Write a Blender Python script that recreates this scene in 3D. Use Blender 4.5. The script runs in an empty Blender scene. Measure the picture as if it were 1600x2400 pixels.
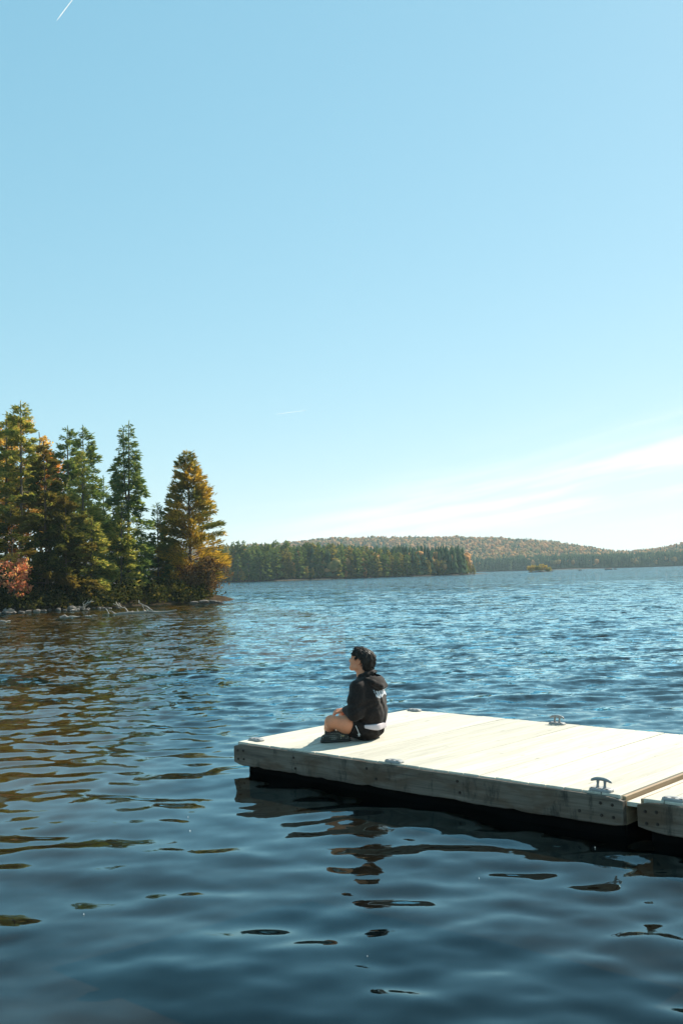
import bpy, bmesh, math, random
import numpy as np
from mathutils import Vector, Matrix

random.seed(7)
RNG = np.random.default_rng(7)
scene = bpy.context.scene
COL = scene.collection
R = math.radians

# ------------------------------------------------------------------ camera
CAM_Z = 1.775
FPX, PITCH, ROLL = 2333.0, math.atan(145.2 / 2333.0), R(1.7)
cam = bpy.data.cameras.new("camera")
cam.sensor_fit = 'VERTICAL'
cam.sensor_height = 36.0
cam.sensor_width = 24.0
cam.lens = 35.0
cam.clip_start = 0.1
cam.clip_end = 40000
cam_ob = bpy.data.objects.new("camera", cam)
COL.objects.link(cam_ob)
cam_ob.matrix_world = (Matrix.Translation((0, 0, CAM_Z)) @ Matrix.Rotation(R(90) + PITCH, 4, 'X')
                       @ Matrix.Rotation(-ROLL, 4, 'Z'))
scene.camera = cam_ob

# ------------------------------------------------------------------ sun, sky, exposure
SUN_AZ, SUN_EL = R(49), R(40)          # bearing clockwise from the view direction (+Y), height
SUN_DIR = Vector((math.sin(SUN_AZ) * math.cos(SUN_EL), math.cos(SUN_AZ) * math.cos(SUN_EL), math.sin(SUN_EL)))
sun = bpy.data.lights.new("sun", 'SUN')
sun.energy = 4.6
sun.angle = R(0.53)
sun.color = (1.0, 0.93, 0.80)
sun_ob = bpy.data.objects.new("sun", sun)
COL.objects.link(sun_ob)
sun_ob.rotation_euler = SUN_DIR.to_track_quat('Z', 'Y').to_euler()
sun_ob.location = SUN_DIR * 60

scene.view_settings.view_transform = 'Standard'
scene.view_settings.look = 'None'
scene.view_settings.exposure = 1.05
scene.view_settings.gamma = 1.0
scene.view_settings.use_curve_mapping = False


class NT:
    """tiny helper to write node trees"""
    def __init__(s, tree):
        s.t = tree
        s.t.nodes.clear()

    def n(s, kind, **kw):
        nd = s.t.nodes.new(kind)
        for k, v in kw.items():
            if k == 'ins':
                for i, val in v.items():
                    if isinstance(val, bpy.types.NodeSocket):
                        s.t.links.new(val, nd.inputs[i])
                    else:
                        nd.inputs[i].default_value = val
            else:
                setattr(nd, k, v)
        return nd

    def m(s, op, a, b=None, c=None, clamp=False):
        nd = s.t.nodes.new('ShaderNodeMath')
        nd.operation = op
        nd.use_clamp = clamp
        for i, v in enumerate((a, b, c)):
            if v is None:
                continue
            if isinstance(v, bpy.types.NodeSocket):
                s.t.links.new(v, nd.inputs[i])
            else:
                nd.inputs[i].default_value = v
        return nd.outputs[0]

    def v(s, op, a, b=None, scale=None):
        nd = s.t.nodes.new('ShaderNodeVectorMath')
        nd.operation = op
        for i, v in enumerate((a, b)):
            if v is None:
                continue
            if isinstance(v, bpy.types.NodeSocket):
                s.t.links.new(v, nd.inputs[i])
            else:
                nd.inputs[i].default_value = v
        if scale is not None:
            if isinstance(scale, bpy.types.NodeSocket):
                s.t.links.new(scale, nd.inputs['Scale'])
            else:
                nd.inputs['Scale'].default_value = scale
        return nd.outputs[1] if op in ('LENGTH', 'DOT_PRODUCT', 'DISTANCE') else nd.outputs[0]

    def xyz(s, x=0.0, y=0.0, z=0.0):
        return s.n('ShaderNodeCombineXYZ', ins={0: x, 1: y, 2: z}).outputs[0]

    def sep(s, v):
        nd = s.n('ShaderNodeSeparateXYZ', ins={0: v})
        return nd.outputs[0], nd.outputs[1], nd.outputs[2]

    def mix(s, fac, a, b, blend='MIX'):
        nd = s.t.nodes.new('ShaderNodeMix')
        nd.data_type = 'RGBA'
        nd.blend_type = blend
        for i, v in ((0, fac), (6, a), (7, b)):
            if isinstance(v, bpy.types.NodeSocket):
                s.t.links.new(v, nd.inputs[i])
            else:
                nd.inputs[i].default_value = v if i == 0 else (tuple(v) + (1,))[:4]
        return nd.outputs[2]

    def noise(s, vec, scale, detail=2.0, rough=0.5, dist=0.0, dims='3D'):
        nd = s.n('ShaderNodeTexNoise', noise_dimensions=dims)
        if vec is not None:
            s.t.links.new(vec, nd.inputs['Vector'])
        nd.inputs['Scale'].default_value = scale
        nd.inputs['Detail'].default_value = detail
        nd.inputs['Roughness'].default_value = rough
        nd.inputs['Distortion'].default_value = dist
        return nd

    def ramp(s, fac, stops, interp='LINEAR'):
        nd = s.n('ShaderNodeValToRGB')
        nd.color_ramp.interpolation = interp
        el = nd.color_ramp.elements
        while len(el) < len(stops):
            el.new(0.5)
        for e, (p, c) in zip(el, stops):
            e.position = p
            e.color = tuple(c) + (1,) if len(c) == 3 else c
        s.t.links.new(fac, nd.inputs[0])
        return nd.outputs[0]

    def mr(s, v, a, b, c=0.0, d=1.0, smooth=True):
        nd = s.n('ShaderNodeMapRange', interpolation_type='SMOOTHSTEP' if smooth else 'LINEAR')
        s.t.links.new(v, nd.inputs[0])
        for i, x in zip((1, 2, 3, 4), (a, b, c, d)):
            nd.inputs[i].default_value = x
        return nd.outputs[0]


world = bpy.data.worlds.new("World")
scene.world = world
world.use_nodes = True
w = NT(world.node_tree)
sky = w.n('ShaderNodeTexSky', sky_type='NISHITA', sun_disc=False)
sky.sun_elevation = SUN_EL
sky.sun_rotation = SUN_AZ
sky.altitude = 400
sky.air_density = 1.0
sky.dust_density = 0.3
sky.ozone_density = 2.5
# colour response of the film: the sky's bright range is rolled off, channel by channel
skc = w.n('ShaderNodeSeparateColor', ins={0: sky.outputs[0]})
tint = w.n('ShaderNodeCombineColor', ins={0: w.m('MULTIPLY', w.m('POWER', skc.outputs[0], 0.68), 1.10),
                                          1: w.m('MULTIPLY', w.m('POWER', skc.outputs[1], 0.43), 1.99),
                                          2: w.m('MULTIPLY', w.m('POWER', skc.outputs[2], 0.39), 2.18)}).outputs[0]
geo = w.n('ShaderNodeTexCoord')
dx, dy, dz = w.sep(geo.outputs['Generated'])
az = w.m('ARCTAN2', dx, dy)
el = w.m('ARCSINE', dz)
# a sheet of thin cirrus that climbs towards the right
vv = w.m('SUBTRACT', el, w.m('MULTIPLY', az, 0.17))
warp = w.noise(w.xyz(w.m('MULTIPLY', az, 3.0), w.m('MULTIPLY', el, 9.0), 0.3), 1.0, 3.0)
vv2 = w.m('ADD', vv, w.m('MULTIPLY', w.m('SUBTRACT', warp.outputs[0], 0.5), 0.035))
st = w.noise(w.xyz(w.m('MULTIPLY', az, 5.0), w.m('MULTIPLY', vv2, 55.0), 1.7), 1.0, 4.0, 0.55)
streak = w.mr(st.outputs[0], 0.34, 0.70)
b1 = w.m('SUBTRACT', vv2, R(2.55))
band = w.m('POWER', 2.718, w.m('MULTIPLY', w.m('MULTIPLY', b1, b1), -1.0 / (2 * R(1.15) ** 2)))
b2 = w.m('SUBTRACT', vv2, R(1.3))
band2 = w.m('POWER', 2.718, w.m('MULTIPLY', w.m('MULTIPLY', b2, b2), -1.0 / (2 * R(1.6) ** 2)))
azm = w.mr(az, R(-13), R(9))
b3 = w.m('SUBTRACT', vv2, R(3.6))
band3 = w.m('POWER', 2.718, w.m('MULTIPLY', w.m('MULTIPLY', b3, b3), -1.0 / (2 * R(1.5) ** 2)))
dens = w.m('MULTIPLY', w.m('ADD', w.m('MULTIPLY', band, w.m('ADD', 0.18, w.m('MULTIPLY', streak, 0.80))),
                           w.m('ADD', w.m('MULTIPLY', band2, w.m('MULTIPLY', streak, 0.75)), w.m('MULTIPLY', band3, w.m('ADD', 0.03, w.m('MULTIPLY', streak, 0.20))))), azm, clamp=True)
cloudy = w.mix(w.m('MULTIPLY', dens, 0.80), tint, (5.3, 5.45, 5.4))
bg = w.n('ShaderNodeBackground', ins={0: cloudy, 1: 0.10})
w.t.links.new(bg.outputs[0], w.n('ShaderNodeOutputWorld').inputs[0])

scene.cycles.max_bounces = 8
scene.cycles.transparent_max_bounces = 16
scene.cycles.volume_bounces = 0
scene.cycles.use_denoising = True


# ------------------------------------------------------------------ helpers
def pix(px, py, dist=None, z=None):
    """world point seen at a photograph pixel, at a given forward distance or height"""
    x, y = px - 800.0, py - 1200.0
    c, s = math.cos(ROLL), math.sin(ROLL)
    xr, yr = x * c - y * s, x * s + y * c
    d = Vector((xr, FPX, -yr))
    cp, sp = math.cos(PITCH), math.sin(PITCH)
    d = Vector((d.x, d.y * cp - d.z * sp, d.y * sp + d.z * cp))
    t = dist / d.y if dist is not None else (z - CAM_Z) / d.z
    return Vector((0, 0, CAM_Z)) + d * t


def mesh_from(name, verts, faces, smooth=False):
    me = bpy.data.meshes.new(name)
    verts = np.asarray(verts, dtype=np.float32).reshape(-1, 3)
    if isinstance(faces, np.ndarray):
        k = faces.shape[1]
        nf = len(faces)
        me.vertices.add(len(verts))
        me.vertices.foreach_set('co', verts.ravel())
        me.loops.add(nf * k)
        me.loops.foreach_set('vertex_index', faces.astype(np.int32).ravel())
        me.polygons.add(nf)
        me.polygons.foreach_set('loop_start', np.arange(0, nf * k, k, dtype=np.int32))
        me.update(calc_edges=True)
    else:
        me.from_pydata([tuple(map(float, v)) for v in verts], [], [tuple(map(int, f)) for f in faces])
        me.update()
    if smooth:
        me.polygons.foreach_set('use_smooth', np.ones(len(me.polygons), dtype=bool))
    return me


def obj(name, me, mat=None, parent=None, loc=None, rot=None):
    o = bpy.data.objects.new(name, me)
    COL.objects.link(o)
    if mat is not None and me is not None and len(me.materials) == 0:
        me.materials.append(mat)
    if parent is not None:
        o.parent = parent
    if loc is not None:
        o.location = loc
    if rot is not None:
        o.rotation_euler = rot
    return o


def tag(o, label=None, cat=None, group=None, kind=None):
    if label:
        o['label'] = label
    if cat:
        o['category'] = cat
    if group:
        o['group'] = group
    if kind:
        o['kind'] = kind
    return o


def empty(name, loc=(0, 0, 0), rz=0.0):
    o = bpy.data.objects.new(name, None)
    COL.objects.link(o)
    o.location = loc
    o.rotation_euler = (0, 0, rz)
    o.empty_display_size = 0.2
    return o


def box_me(name, x0, x1, y0, y1, z0, z1, bevel=0.0, seg=2, jitter=0.0):
    bm = bmesh.new()
    vs = [bm.verts.new((x, y, z)) for z in (z0, z1) for y in (y0, y1) for x in (x0, x1)]
    for f in ((0, 2, 3, 1), (4, 5, 7, 6), (0, 1, 5, 4), (2, 6, 7, 3), (0, 4, 6, 2), (1, 3, 7, 5)):
        bm.faces.new([vs[i] for i in f])
    if jitter:
        for v in bm.verts:
            v.co += Vector((random.uniform(-1, 1), random.uniform(-1, 1), random.uniform(-1, 1))) * jitter
    if bevel:
        bmesh.ops.bevel(bm, geom=bm.edges[:], offset=bevel, segments=seg, affect='EDGES', profile=0.5)
    me = bpy.data.meshes.new(name)
    bm.to_mesh(me)
    bm.free()
    return me


def tube(pts, radii, sides=6, cap=True):
    """verts, quads of a tube along points (numpy)"""
    pts = np.asarray(pts, float)
    n = len(pts)
    tan = np.gradient(pts, axis=0)
    tan /= np.linalg.norm(tan, axis=1)[:, None] + 1e-9
    ref = np.where(np.abs(tan[:, 2:3]) > 0.9, np.array([[1.0, 0, 0]]), np.array([[0, 0, 1.0]]))
    a = np.cross(tan, ref)
    a /= np.linalg.norm(a, axis=1)[:, None] + 1e-9
    b = np.cross(tan, a)
    th = np.linspace(0, 2 * math.pi, sides, endpoint=False)
    ring = (a[:, None, :] * np.cos(th)[None, :, None] + b[:, None, :] * np.sin(th)[None, :, None])
    v = pts[:, None, :] + ring * np.asarray(radii, float)[:, None, None]
    v = v.reshape(-1, 3)
    i = np.arange(n - 1)[:, None] * sides
    j = np.arange(sides)[None, :]
    j2 = (j + 1) % sides
    f = np.stack([i + j, i + j2, i + sides + j2, i + sides + j], axis=-1).reshape(-1, 4)
    return v, f


def unit(a):
    return a / (np.linalg.norm(a, axis=-1, keepdims=True) + 1e-9)


class Geo:
    """collects quads"""
    def __init__(s):
        s.v, s.f, s.n = [], [], 0

    def add(s, v, f):
        s.v.append(np.asarray(v, float))
        s.f.append(np.asarray(f) + s.n)
        s.n += len(v)

    def tube(s, pts, radii, sides=6):
        s.add(*tube(pts, radii, sides))

    def me(s, name, smooth=False):
        return mesh_from(name, np.concatenate(s.v), np.concatenate(s.f), smooth)


def mat(name):
    m = bpy.data.materials.new(name)
    m.use_nodes = True
    return m, NT(m.node_tree)


def finish(nt, shader):
    o = nt.n('ShaderNodeOutputMaterial')
    nt.t.links.new(shader, o.inputs[0])


def simple_mat(name, col, rough=0.7, spec=0.4, metal=0.0, var=0.15, scale=8.0, bump=0.0, bscale=40.0):
    m, t = mat(name)
    tc = t.n('ShaderNodeTexCoord').outputs['Object']
    nz = t.noise(tc, scale, 4.0, 0.6)
    lo = tuple(max(0, c * (1 - var)) for c in col)
    hi = tuple(c * (1 + var) for c in col)
    c = t.ramp(nz.outputs[0], [(0.3, lo), (0.7, hi)])
    p = t.n('ShaderNodeBsdfPrincipled', ins={'Base Color': c, 'Roughness': rough, 'Metallic': metal,
                                              'Specular IOR Level': spec})
    if bump:
        bn = t.n('ShaderNodeBump', ins={'Height': t.noise(tc, bscale, 3.0).outputs[0], 'Strength': bump, 'Distance': 0.01})
        t.t.links.new(bn.outputs[0], p.inputs['Normal'])
    finish(t, p.outputs[0])
    return m


# ------------------------------------------------------------------ materials
def foliage_mat(name, stops, trans=0.35, big=None, bigscale=0.5):
    """colour differs leaf clump by leaf clump; thin leaves let light through"""
    m, t = mat(name)
    g = t.n('ShaderNodeNewGeometry')
    c = t.ramp(g.outputs['Random Per Island'], stops)
    tc = t.n('ShaderNodeTexCoord').outputs['Object']
    if big is not None:
        nz = t.noise(tc, bigscale, 2.0)
        c = t.mix(t.mr(nz.outputs[0], 0.42, 0.62), c, big)
    d = t.n('ShaderNodeBsdfDiffuse', ins={0: c})
    tr = t.n('ShaderNodeBsdfTranslucent', ins={0: t.mix(1.0, c, (1.25, 1.1, 0.6), 'MULTIPLY')})
    mx = t.n('ShaderNodeMixShader', ins={0: trans, 1: d.outputs[0], 2: tr.outputs[0]})
    finish(t, mx.outputs[0])
    return m


def bark_mat(name, col):
    m, t = mat(name)
    tc = t.n('ShaderNodeTexCoord').outputs['Object']
    nz = t.noise(t.v('MULTIPLY', tc, (9, 9, 2)), 1.0, 4.0)
    c = t.ramp(nz.outputs[0], [(0.3, tuple(x * 0.6 for x in col)), (0.7, tuple(x * 1.3 for x in col))])
    p = t.n('ShaderNodeBsdfPrincipled', ins={'Base Color': c, 'Roughness': 0.9})
    finish(t, p.outputs[0])
    return m


M = {}
M['bark'] = bark_mat('bark_grey_brown', (0.10, 0.08, 0.062))
M['bark_red'] = bark_mat('bark_red_brown', (0.13, 0.085, 0.055))
M['spruce'] = foliage_mat('spruce_needles', [(0.0, (0.060, 0.119, 0.060)), (0.6, (0.148, 0.227, 0.086)), (1.0, (0.319, 0.346, 0.119))], 0.5)
M['spruce_olive'] = foliage_mat('olive_needles', [(0.0, (0.100, 0.168, 0.060)), (0.5, (0.284, 0.319, 0.093)), (1.0, (0.569, 0.469, 0.151))], 0.5)
M['cedar'] = foliage_mat('cedar_sprays', [(0.0, (0.03, 0.05, 0.02)), (0.6, (0.085, 0.105, 0.034)), (1.0, (0.19, 0.175, 0.055))], 0.45, (0.15, 0.115, 0.036), 0.35)
M['gold_pine'] = foliage_mat('golden_pine_needles', [(0.0, (0.163, 0.150, 0.044)), (0.5, (0.500, 0.344, 0.069)), (1.0, (0.750, 0.500, 0.100))], 0.45, (0.125, 0.150, 0.053), 0.45)
M['gold_leaf'] = foliage_mat('yellow_leaves', [(0.0, (0.287, 0.179, 0.053)), (0.5, (0.611, 0.378, 0.108)), (1.0, (0.750, 0.575, 0.179))], 0.5)
M['orange_leaf'] = foliage_mat('orange_leaves', [(0.0, (0.330, 0.120, 0.045)), (0.5, (0.675, 0.285, 0.075)), (1.0, (0.750, 0.450, 0.105))], 0.5)
M['red_leaf'] = foliage_mat('red_maple_leaves', [(0.0, (0.36, 0.09, 0.06)), (0.45, (0.58, 0.21, 0.13)), (0.8, (0.66, 0.33, 0.17)), (1.0, (0.60, 0.42, 0.12))], 0.4)
M['brown_leaf'] = foliage_mat('russet_leaves', [(0.0, (0.07, 0.04, 0.024)), (0.5, (0.16, 0.095, 0.05)), (1.0, (0.25, 0.16, 0.08))], 0.35)
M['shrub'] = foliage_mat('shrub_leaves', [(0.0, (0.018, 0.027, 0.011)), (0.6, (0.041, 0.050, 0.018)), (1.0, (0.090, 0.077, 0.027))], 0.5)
M['green_leaf'] = foliage_mat('green_leaves', [(0.0, (0.048, 0.084, 0.024)), (0.6, (0.108, 0.156, 0.042)), (1.0, (0.240, 0.240, 0.060))], 0.4)


def wood_mat(name, c0, c1, knots=0.5, stain=None, axis='x'):
    m, t = mat(name)
    tc = t.n('ShaderNodeTexCoord').outputs['Object']
    oi = t.n('ShaderNodeObjectInfo').outputs['Random']
    off = t.v('ADD', tc, t.xyz(t.m('MULTIPLY', oi, 37.0), t.m('MULTIPLY', oi, 11.0), 0.0))
    st = (1.2, 26, 26) if axis == 'x' else (26, 1.2, 26)
    gr = t.noise(t.v('MULTIPLY', off, st), 1.0, 5.0, 0.65, 0.6)
    fine = t.noise(t.v('MULTIPLY', off, tuple(s * 4 for s in st)), 1.0, 3.0, 0.6)
    c = t.ramp(t.m('ADD', t.m('MULTIPLY', gr.outputs[0], 0.7), t.m('MULTIPLY', fine.outputs[0], 0.3)), [(0.32, c0), (0.66, c1)])
    c = t.mix(1.0, c, t.n('ShaderNodeCombineColor', ins={k: t.m('ADD', 0.86, t.m('MULTIPLY', oi, 0.24)) for k in range(3)}).outputs[0], 'MULTIPLY')
    vo = t.n('ShaderNodeTexVoronoi', feature='F1')
    t.t.links.new(t.v('MULTIPLY', off, (3.2, 9, 9) if axis == 'x' else (9, 3.2, 9)), vo.inputs['Vector'])
    vo.inputs['Scale'].default_value = 1.0
    kn = t.mr(vo.outputs['Distance'], 0.05, 0.16, 1.0, 0.0)
    c = t.mix(t.m('MULTIPLY', kn, knots), c, tuple(x * 0.35 for x in c0))
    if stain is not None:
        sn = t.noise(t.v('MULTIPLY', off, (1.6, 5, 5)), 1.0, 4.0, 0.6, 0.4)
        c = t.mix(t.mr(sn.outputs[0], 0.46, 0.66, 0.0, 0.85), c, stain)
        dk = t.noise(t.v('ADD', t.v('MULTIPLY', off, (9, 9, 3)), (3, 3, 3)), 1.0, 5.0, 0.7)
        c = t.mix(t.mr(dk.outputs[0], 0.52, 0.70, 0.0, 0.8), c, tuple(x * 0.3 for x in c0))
    bn = t.n('ShaderNodeBump', ins={'Height': gr.outputs[0], 'Strength': 0.35, 'Distance': 0.004})
    p = t.n('ShaderNodeBsdfPrincipled', ins={'Base Color': c, 'Roughness': 0.72, 'Specular IOR Level': 0.3, 'Normal': bn.outputs[0]})
    finish(t, p.outputs[0])
    return m


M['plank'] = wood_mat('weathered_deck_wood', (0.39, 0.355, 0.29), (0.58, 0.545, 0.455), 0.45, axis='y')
M['fascia'] = wood_mat('weathered_side_wood_painted_shade', (0.068, 0.053, 0.041), (0.19, 0.152, 0.118), 0.8, (0.08, 0.045, 0.025))  # deck wood in darker tones: the shade on the dock's side is painted in
M['brown_wood'] = wood_mat('brown_end_wood', (0.22, 0.15, 0.09), (0.38, 0.27, 0.17), 0.3, axis='y')
M['float'] = simple_mat('black_float_plastic', (0.004, 0.004, 0.004), 0.9, 0.05)
M['galv'] = simple_mat('galvanised_metal', (0.27, 0.27, 0.265), 0.55, 0.4, 0.25, 0.12, 30, 0.15, 90)
M['rust'] = simple_mat('rusty_bolt', (0.05, 0.035, 0.028), 0.8, 0.3, 0.3)
M['rock'] = simple_mat('shore_rock', (0.085, 0.075, 0.065), 0.85, 0.3, 0, 0.4, 3.0, 0.5, 14)
M['pale_rock'] = simple_mat('pale_shore_rock', (0.19, 0.16, 0.135), 0.85, 0.3, 0, 0.3, 3.0, 0.5, 14)
M['driftwood'] = simple_mat('bleached_driftwood', (0.27, 0.24, 0.20), 0.8, 0.3, 0, 0.3, 3)
M['soil'] = simple_mat('forest_soil', (0.055, 0.042, 0.028), 0.95, 0.2, 0, 0.5, 1.5)

# ------------------------------------------------------------------ water
def wave_field(X, Y, DX):
    """wind ripples from the open lake: short ones everywhere, longer ones out of the dock's lee"""
    rng = np.random.default_rng(21)
    HS, HL = np.zeros_like(X), np.zeros_like(X)
    for k in range(72):
        lam = 0.27 * (8.5 ** (k / 71.0)) * rng.uniform(0.88, 1.12)           # 0.27 .. 2.3 m
        th = R(-100) + rng.normal(0, 0.50)                                    # travels towards the camera
        kx, ky = 2 * math.pi / lam * math.cos(th), 2 * math.pi / lam * math.sin(th)
        ph = rng.uniform(0, 2 * math.pi)
        amp = 0.0021 * lam ** 1.0
        wgt = np.clip((lam / DX - 2.2) / 2.0, 0, 1)
        a = kx * X + ky * Y + ph
        h = amp * wgt * (np.sin(a) + 0.2 * np.cos(2 * a))
        if lam < 0.62:
            HS += h
        else:
            HL += h
    openw = 1.0 / (1.0 + np.exp(-(Y - 12.0 + 0.3 * X) / 2.2))
    bay = 1.0 / (1.0 + np.exp((X + 0.10 * Y + 2.0) / 3.0))
    gust = 0.85 + 0.35 * np.sin(0.33 * X + 0.41 * Y + 1.3 * np.sin(0.21 * X - 0.27 * Y))
    gust2 = 0.85 + 0.35 * np.sin(0.5 * X - 0.37 * Y + 1.7 * np.sin(0.3 * X + 0.2 * Y))
    return (HS * gust2 * (1.40 + 0.9 * openw) + HL * gust * (0.50 + 0.85 * openw)) * (1 - 0.42 * bay * openw)


def build_water():
    ys = [1.0]
    while ys[-1] < 170:
        ys.append(ys[-1] + max(0.018, 0.0062 * ys[-1]))
    while ys[-1] < 3200:
        ys.append(ys[-1] * 1.12)
    ys = np.array([-300, -60, -15, -4, -1.5, 0.0, 0.6] + ys)
    side = np.array([1.25, 1.7, 2.6, 4.5, 9, 20, 60])
    ts = np.concatenate([-side[::-1], np.linspace(-1, 1, 440), side])
    wdt = 0.5 * np.maximum(ys, 0) + 5.5
    X = wdt[:, None] * ts[None, :]
    Y = np.repeat(ys[:, None], len(ts), 1)
    dY = np.gradient(ys)[:, None] * np.ones_like(X)
    dX = np.gradient(X, axis=1)
    D = np.maximum(dX, dY)
    Z = wave_field(X, Y, D)
    Z *= np.clip((170 - Y) / 60, 0, 1) * np.clip(Y / 0.8, 0, 1)
    Z[:, :7] = 0
    Z[:, -7:] = 0
    nr, nc = X.shape
    idx = np.arange(nr * nc).reshape(nr, nc)
    F = np.stack([idx[:-1, :-1], idx[:-1, 1:], idx[1:, 1:], idx[1:, :-1]], -1).reshape(-1, 4)
    V = np.stack([X, Y, Z], -1).reshape(-1, 3)
    return mesh_from('lake_water', V, F, True)


def water_mat():
    m, t = mat('lake_water')
    g = t.n('ShaderNodeNewGeometry')
    P = g.outputs['Position']
    x, y, z = t.sep(P)
    P2 = t.xyz(x, y, 0.0)
    # ripples too small for the mesh: slopes straight from noise, stronger out on the open lake
    far = t.mr(t.m('ADD', y, t.m('MULTIPLY', x, 0.25)), 9.0, 20.0)
    vfar = t.mr(y, 22.0, 90.0)
    gust = t.mr(t.noise(t.v('MULTIPLY', P2, (0.05, 0.14, 1.0)), 1.0, 3.0).outputs[0], 0.3, 0.7, 0.5, 1.25)
    n1 = t.noise(P2, 7.0, 2.0, 0.5)
    n2 = t.noise(P2, 2.2, 2.0, 0.5)
    n3 = t.noise(t.v('ADD', P2, (13, 5, 0)), 0.9, 2.0, 0.5)
    n4 = t.noise(t.v('ADD', P2, (3, 35, 0)), 1.3, 0.0, 0.5)
    half = (0.5, 0.5, 0.5)
    s1 = t.v('SCALE', t.v('SUBTRACT', n1.outputs['Color'], half), scale=t.m('MULTIPLY', gust, t.m('ADD', 0.06, t.m('MULTIPLY', far, 0.62))))
    s2 = t.v('SCALE', t.v('SUBTRACT', n2.outputs['Color'], half), scale=t.m('MULTIPLY', gust, t.m('ADD', 0.20, t.m('MULTIPLY', far, 0.55))))
    s3 = t.v('SCALE', t.v('SUBTRACT', n3.outputs['Color'], half), scale=t.m('MULTIPLY', gust, t.m('MULTIPLY', vfar, 1.35)))
    s4 = t.v('SCALE', t.v('SUBTRACT', n4.outputs['Color'], half), scale=0.05)
    n5 = t.noise(t.v('ADD', P2, (7, 9, 0)), 3.1, 1.0, 0.5)
    n6 = t.noise(t.v('MULTIPLY', P2, (0.9, 1.6, 1.0)), 1.0, 2.0, 0.5)
    s5 = t.v('SCALE', t.v('SUBTRACT', n5.outputs['Color'], half), scale=t.m('MULTIPLY', far, t.mr(n6.outputs[0], 0.58, 0.75, 0.0, 3.0)))
    s = t.v('ADD', t.v('ADD', t.v('ADD', s1, s2), s5), t.v('ADD', s3, s4))
    sx, sy, sz = t.sep(s)
    N = t.v('NORMALIZE', t.v('ADD', g.outputs['Normal'], t.xyz(sx, t.m('SUBTRACT', sy, t.m('MULTIPLY', vfar, 0.05)), 0.0)))
    # Schlick's Fresnel, the same from above and below so that sunlight reaches the lake bed
    cs = t.m('ABSOLUTE', t.v('DOT_PRODUCT', g.outputs['Incoming'], N))
    fr = t.m('ADD', 0.04, t.m('MULTIPLY', t.m('POWER', t.m('SUBTRACT', 1.0, cs, clamp=True), 5.0), 0.96), clamp=True)
    gl = t.n('ShaderNodeBsdfGlossy', ins={'Color': (0.62, 0.90, 1.0, 1), 'Roughness': 0.03, 'Normal': N})
    tr = t.n('ShaderNodeBsdfTransparent', ins={0: (0.62, 0.52, 0.30, 1)})
    body = t.n('ShaderNodeBsdfDiffuse', ins={0: (0.004, 0.009, 0.011, 1)})
    sub = t.n('ShaderNodeMixShader', ins={0: 0.16, 1: tr.outputs[0], 2: body.outputs[0]})
    mx = t.n('ShaderNodeMixShader', ins={0: fr, 1: sub.outputs[0], 2: gl.outputs[0]})
    finish(t, mx.outputs[0])
    return m


water = obj('lake_water', build_water(), water_mat())
tag(water, kind='structure')


def bed_mat():
    m, t = mat('lake_bed_silt')
    tc = t.n('ShaderNodeTexCoord').outputs['Object']
    a = t.noise(tc, 0.9, 5.0, 0.6)
    b = t.n('ShaderNodeTexVoronoi', feature='F1')
    t.t.links.new(t.v('ADD', tc, t.v('SCALE', a.outputs['Color'], scale=0.4)), b.inputs['Vector'])
    b.inputs['Scale'].default_value = 3.0
    c = t.ramp(a.outputs[0], [(0.3, (0.012, 0.010, 0.006)), (0.5, (0.018, 0.015, 0.010)), (0.72, (0.028, 0.023, 0.015))])
    c = t.mix(t.mr(b.outputs['Distance'], 0.1, 0.5, 0.4, 0.0), c, (0.035, 0.028, 0.018))
    # amber sand washed into the bay below the left shore
    bx_, by_, bz_ = t.sep(tc)
    sand = t.m('MULTIPLY', t.mr(t.m('ADD', t.m('ADD', bx_, t.m('MULTIPLY', by_, 0.17)), t.m('MULTIPLY', a.outputs[0], 3.0)), 2.6, -1.8), t.mr(by_, 8.0, 20.0))
    near = t.m('MULTIPLY', t.mr(t.m('ADD', by_, t.m('MULTIPLY', bx_, 0.3)), 9.5, 4.6), t.mr(a.outputs[0], 0.32, 0.68, 0.1, 0.95))
    c = t.mix(near, c, (0.050, 0.039, 0.025))
    c = t.mix(t.m('MULTIPLY', sand, 0.9), c, (0.20, 0.145, 0.048))
    finish(t, t.n('ShaderNodeBsdfDiffuse', ins={0: c}).outputs[0])
    return m


def grid_me(name, xs, ys, fn, smooth=True):
    X, Y = np.meshgrid(xs, ys)
    Z = fn(X, Y)
    nr, nc = X.shape
    idx = np.arange(nr * nc).reshape(nr, nc)
    F = np.stack([idx[:-1, :-1], idx[:-1, 1:], idx[1:, 1:], idx[1:, :-1]], -1).reshape(-1, 4)
    return mesh_from(name, np.stack([X, Y, Z], -1).reshape(-1, 3), F, smooth)


def graded(a, b, n, p=1.0):
    return a + (b - a) * np.linspace(0, 1, n) ** p


def bed_fn(X, Y):
    z = -0.75 - 0.06 * np.clip(Y, 0, 45) - 0.02 * np.clip(X + 4, 0, 60)
    z = z + 0.025 * np.sin(1.3 * X + 0.7 * Y) * np.sin(0.9 * Y - 0.5 * X)
    return np.maximum(z, -4.5)


bed_x = np.concatenate([[-3000, -600, -150], np.linspace(-60, 60, 160), [150, 600, 3000]])
bed_y = np.concatenate([[-300, -40], np.linspace(-5, 80, 120), [150, 500, 3200]])
tag(obj('lake_bed', grid_me('lake_bed', bed_x, bed_y, bed_fn), bed_mat()), kind='structure')

# ------------------------------------------------------------------ floating dock
# local frame of the dock: s runs along the near edge (x), t across it (y); origin = near left corner on the deck
DECK_Z = 0.275
DOCK_ORI = Vector((-1.045, 9.215, 0.0))
DOCK_ROT = R(-43.0)
DW, SEC_LEN, GAP = 2.50, 3.85, 0.10


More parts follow.
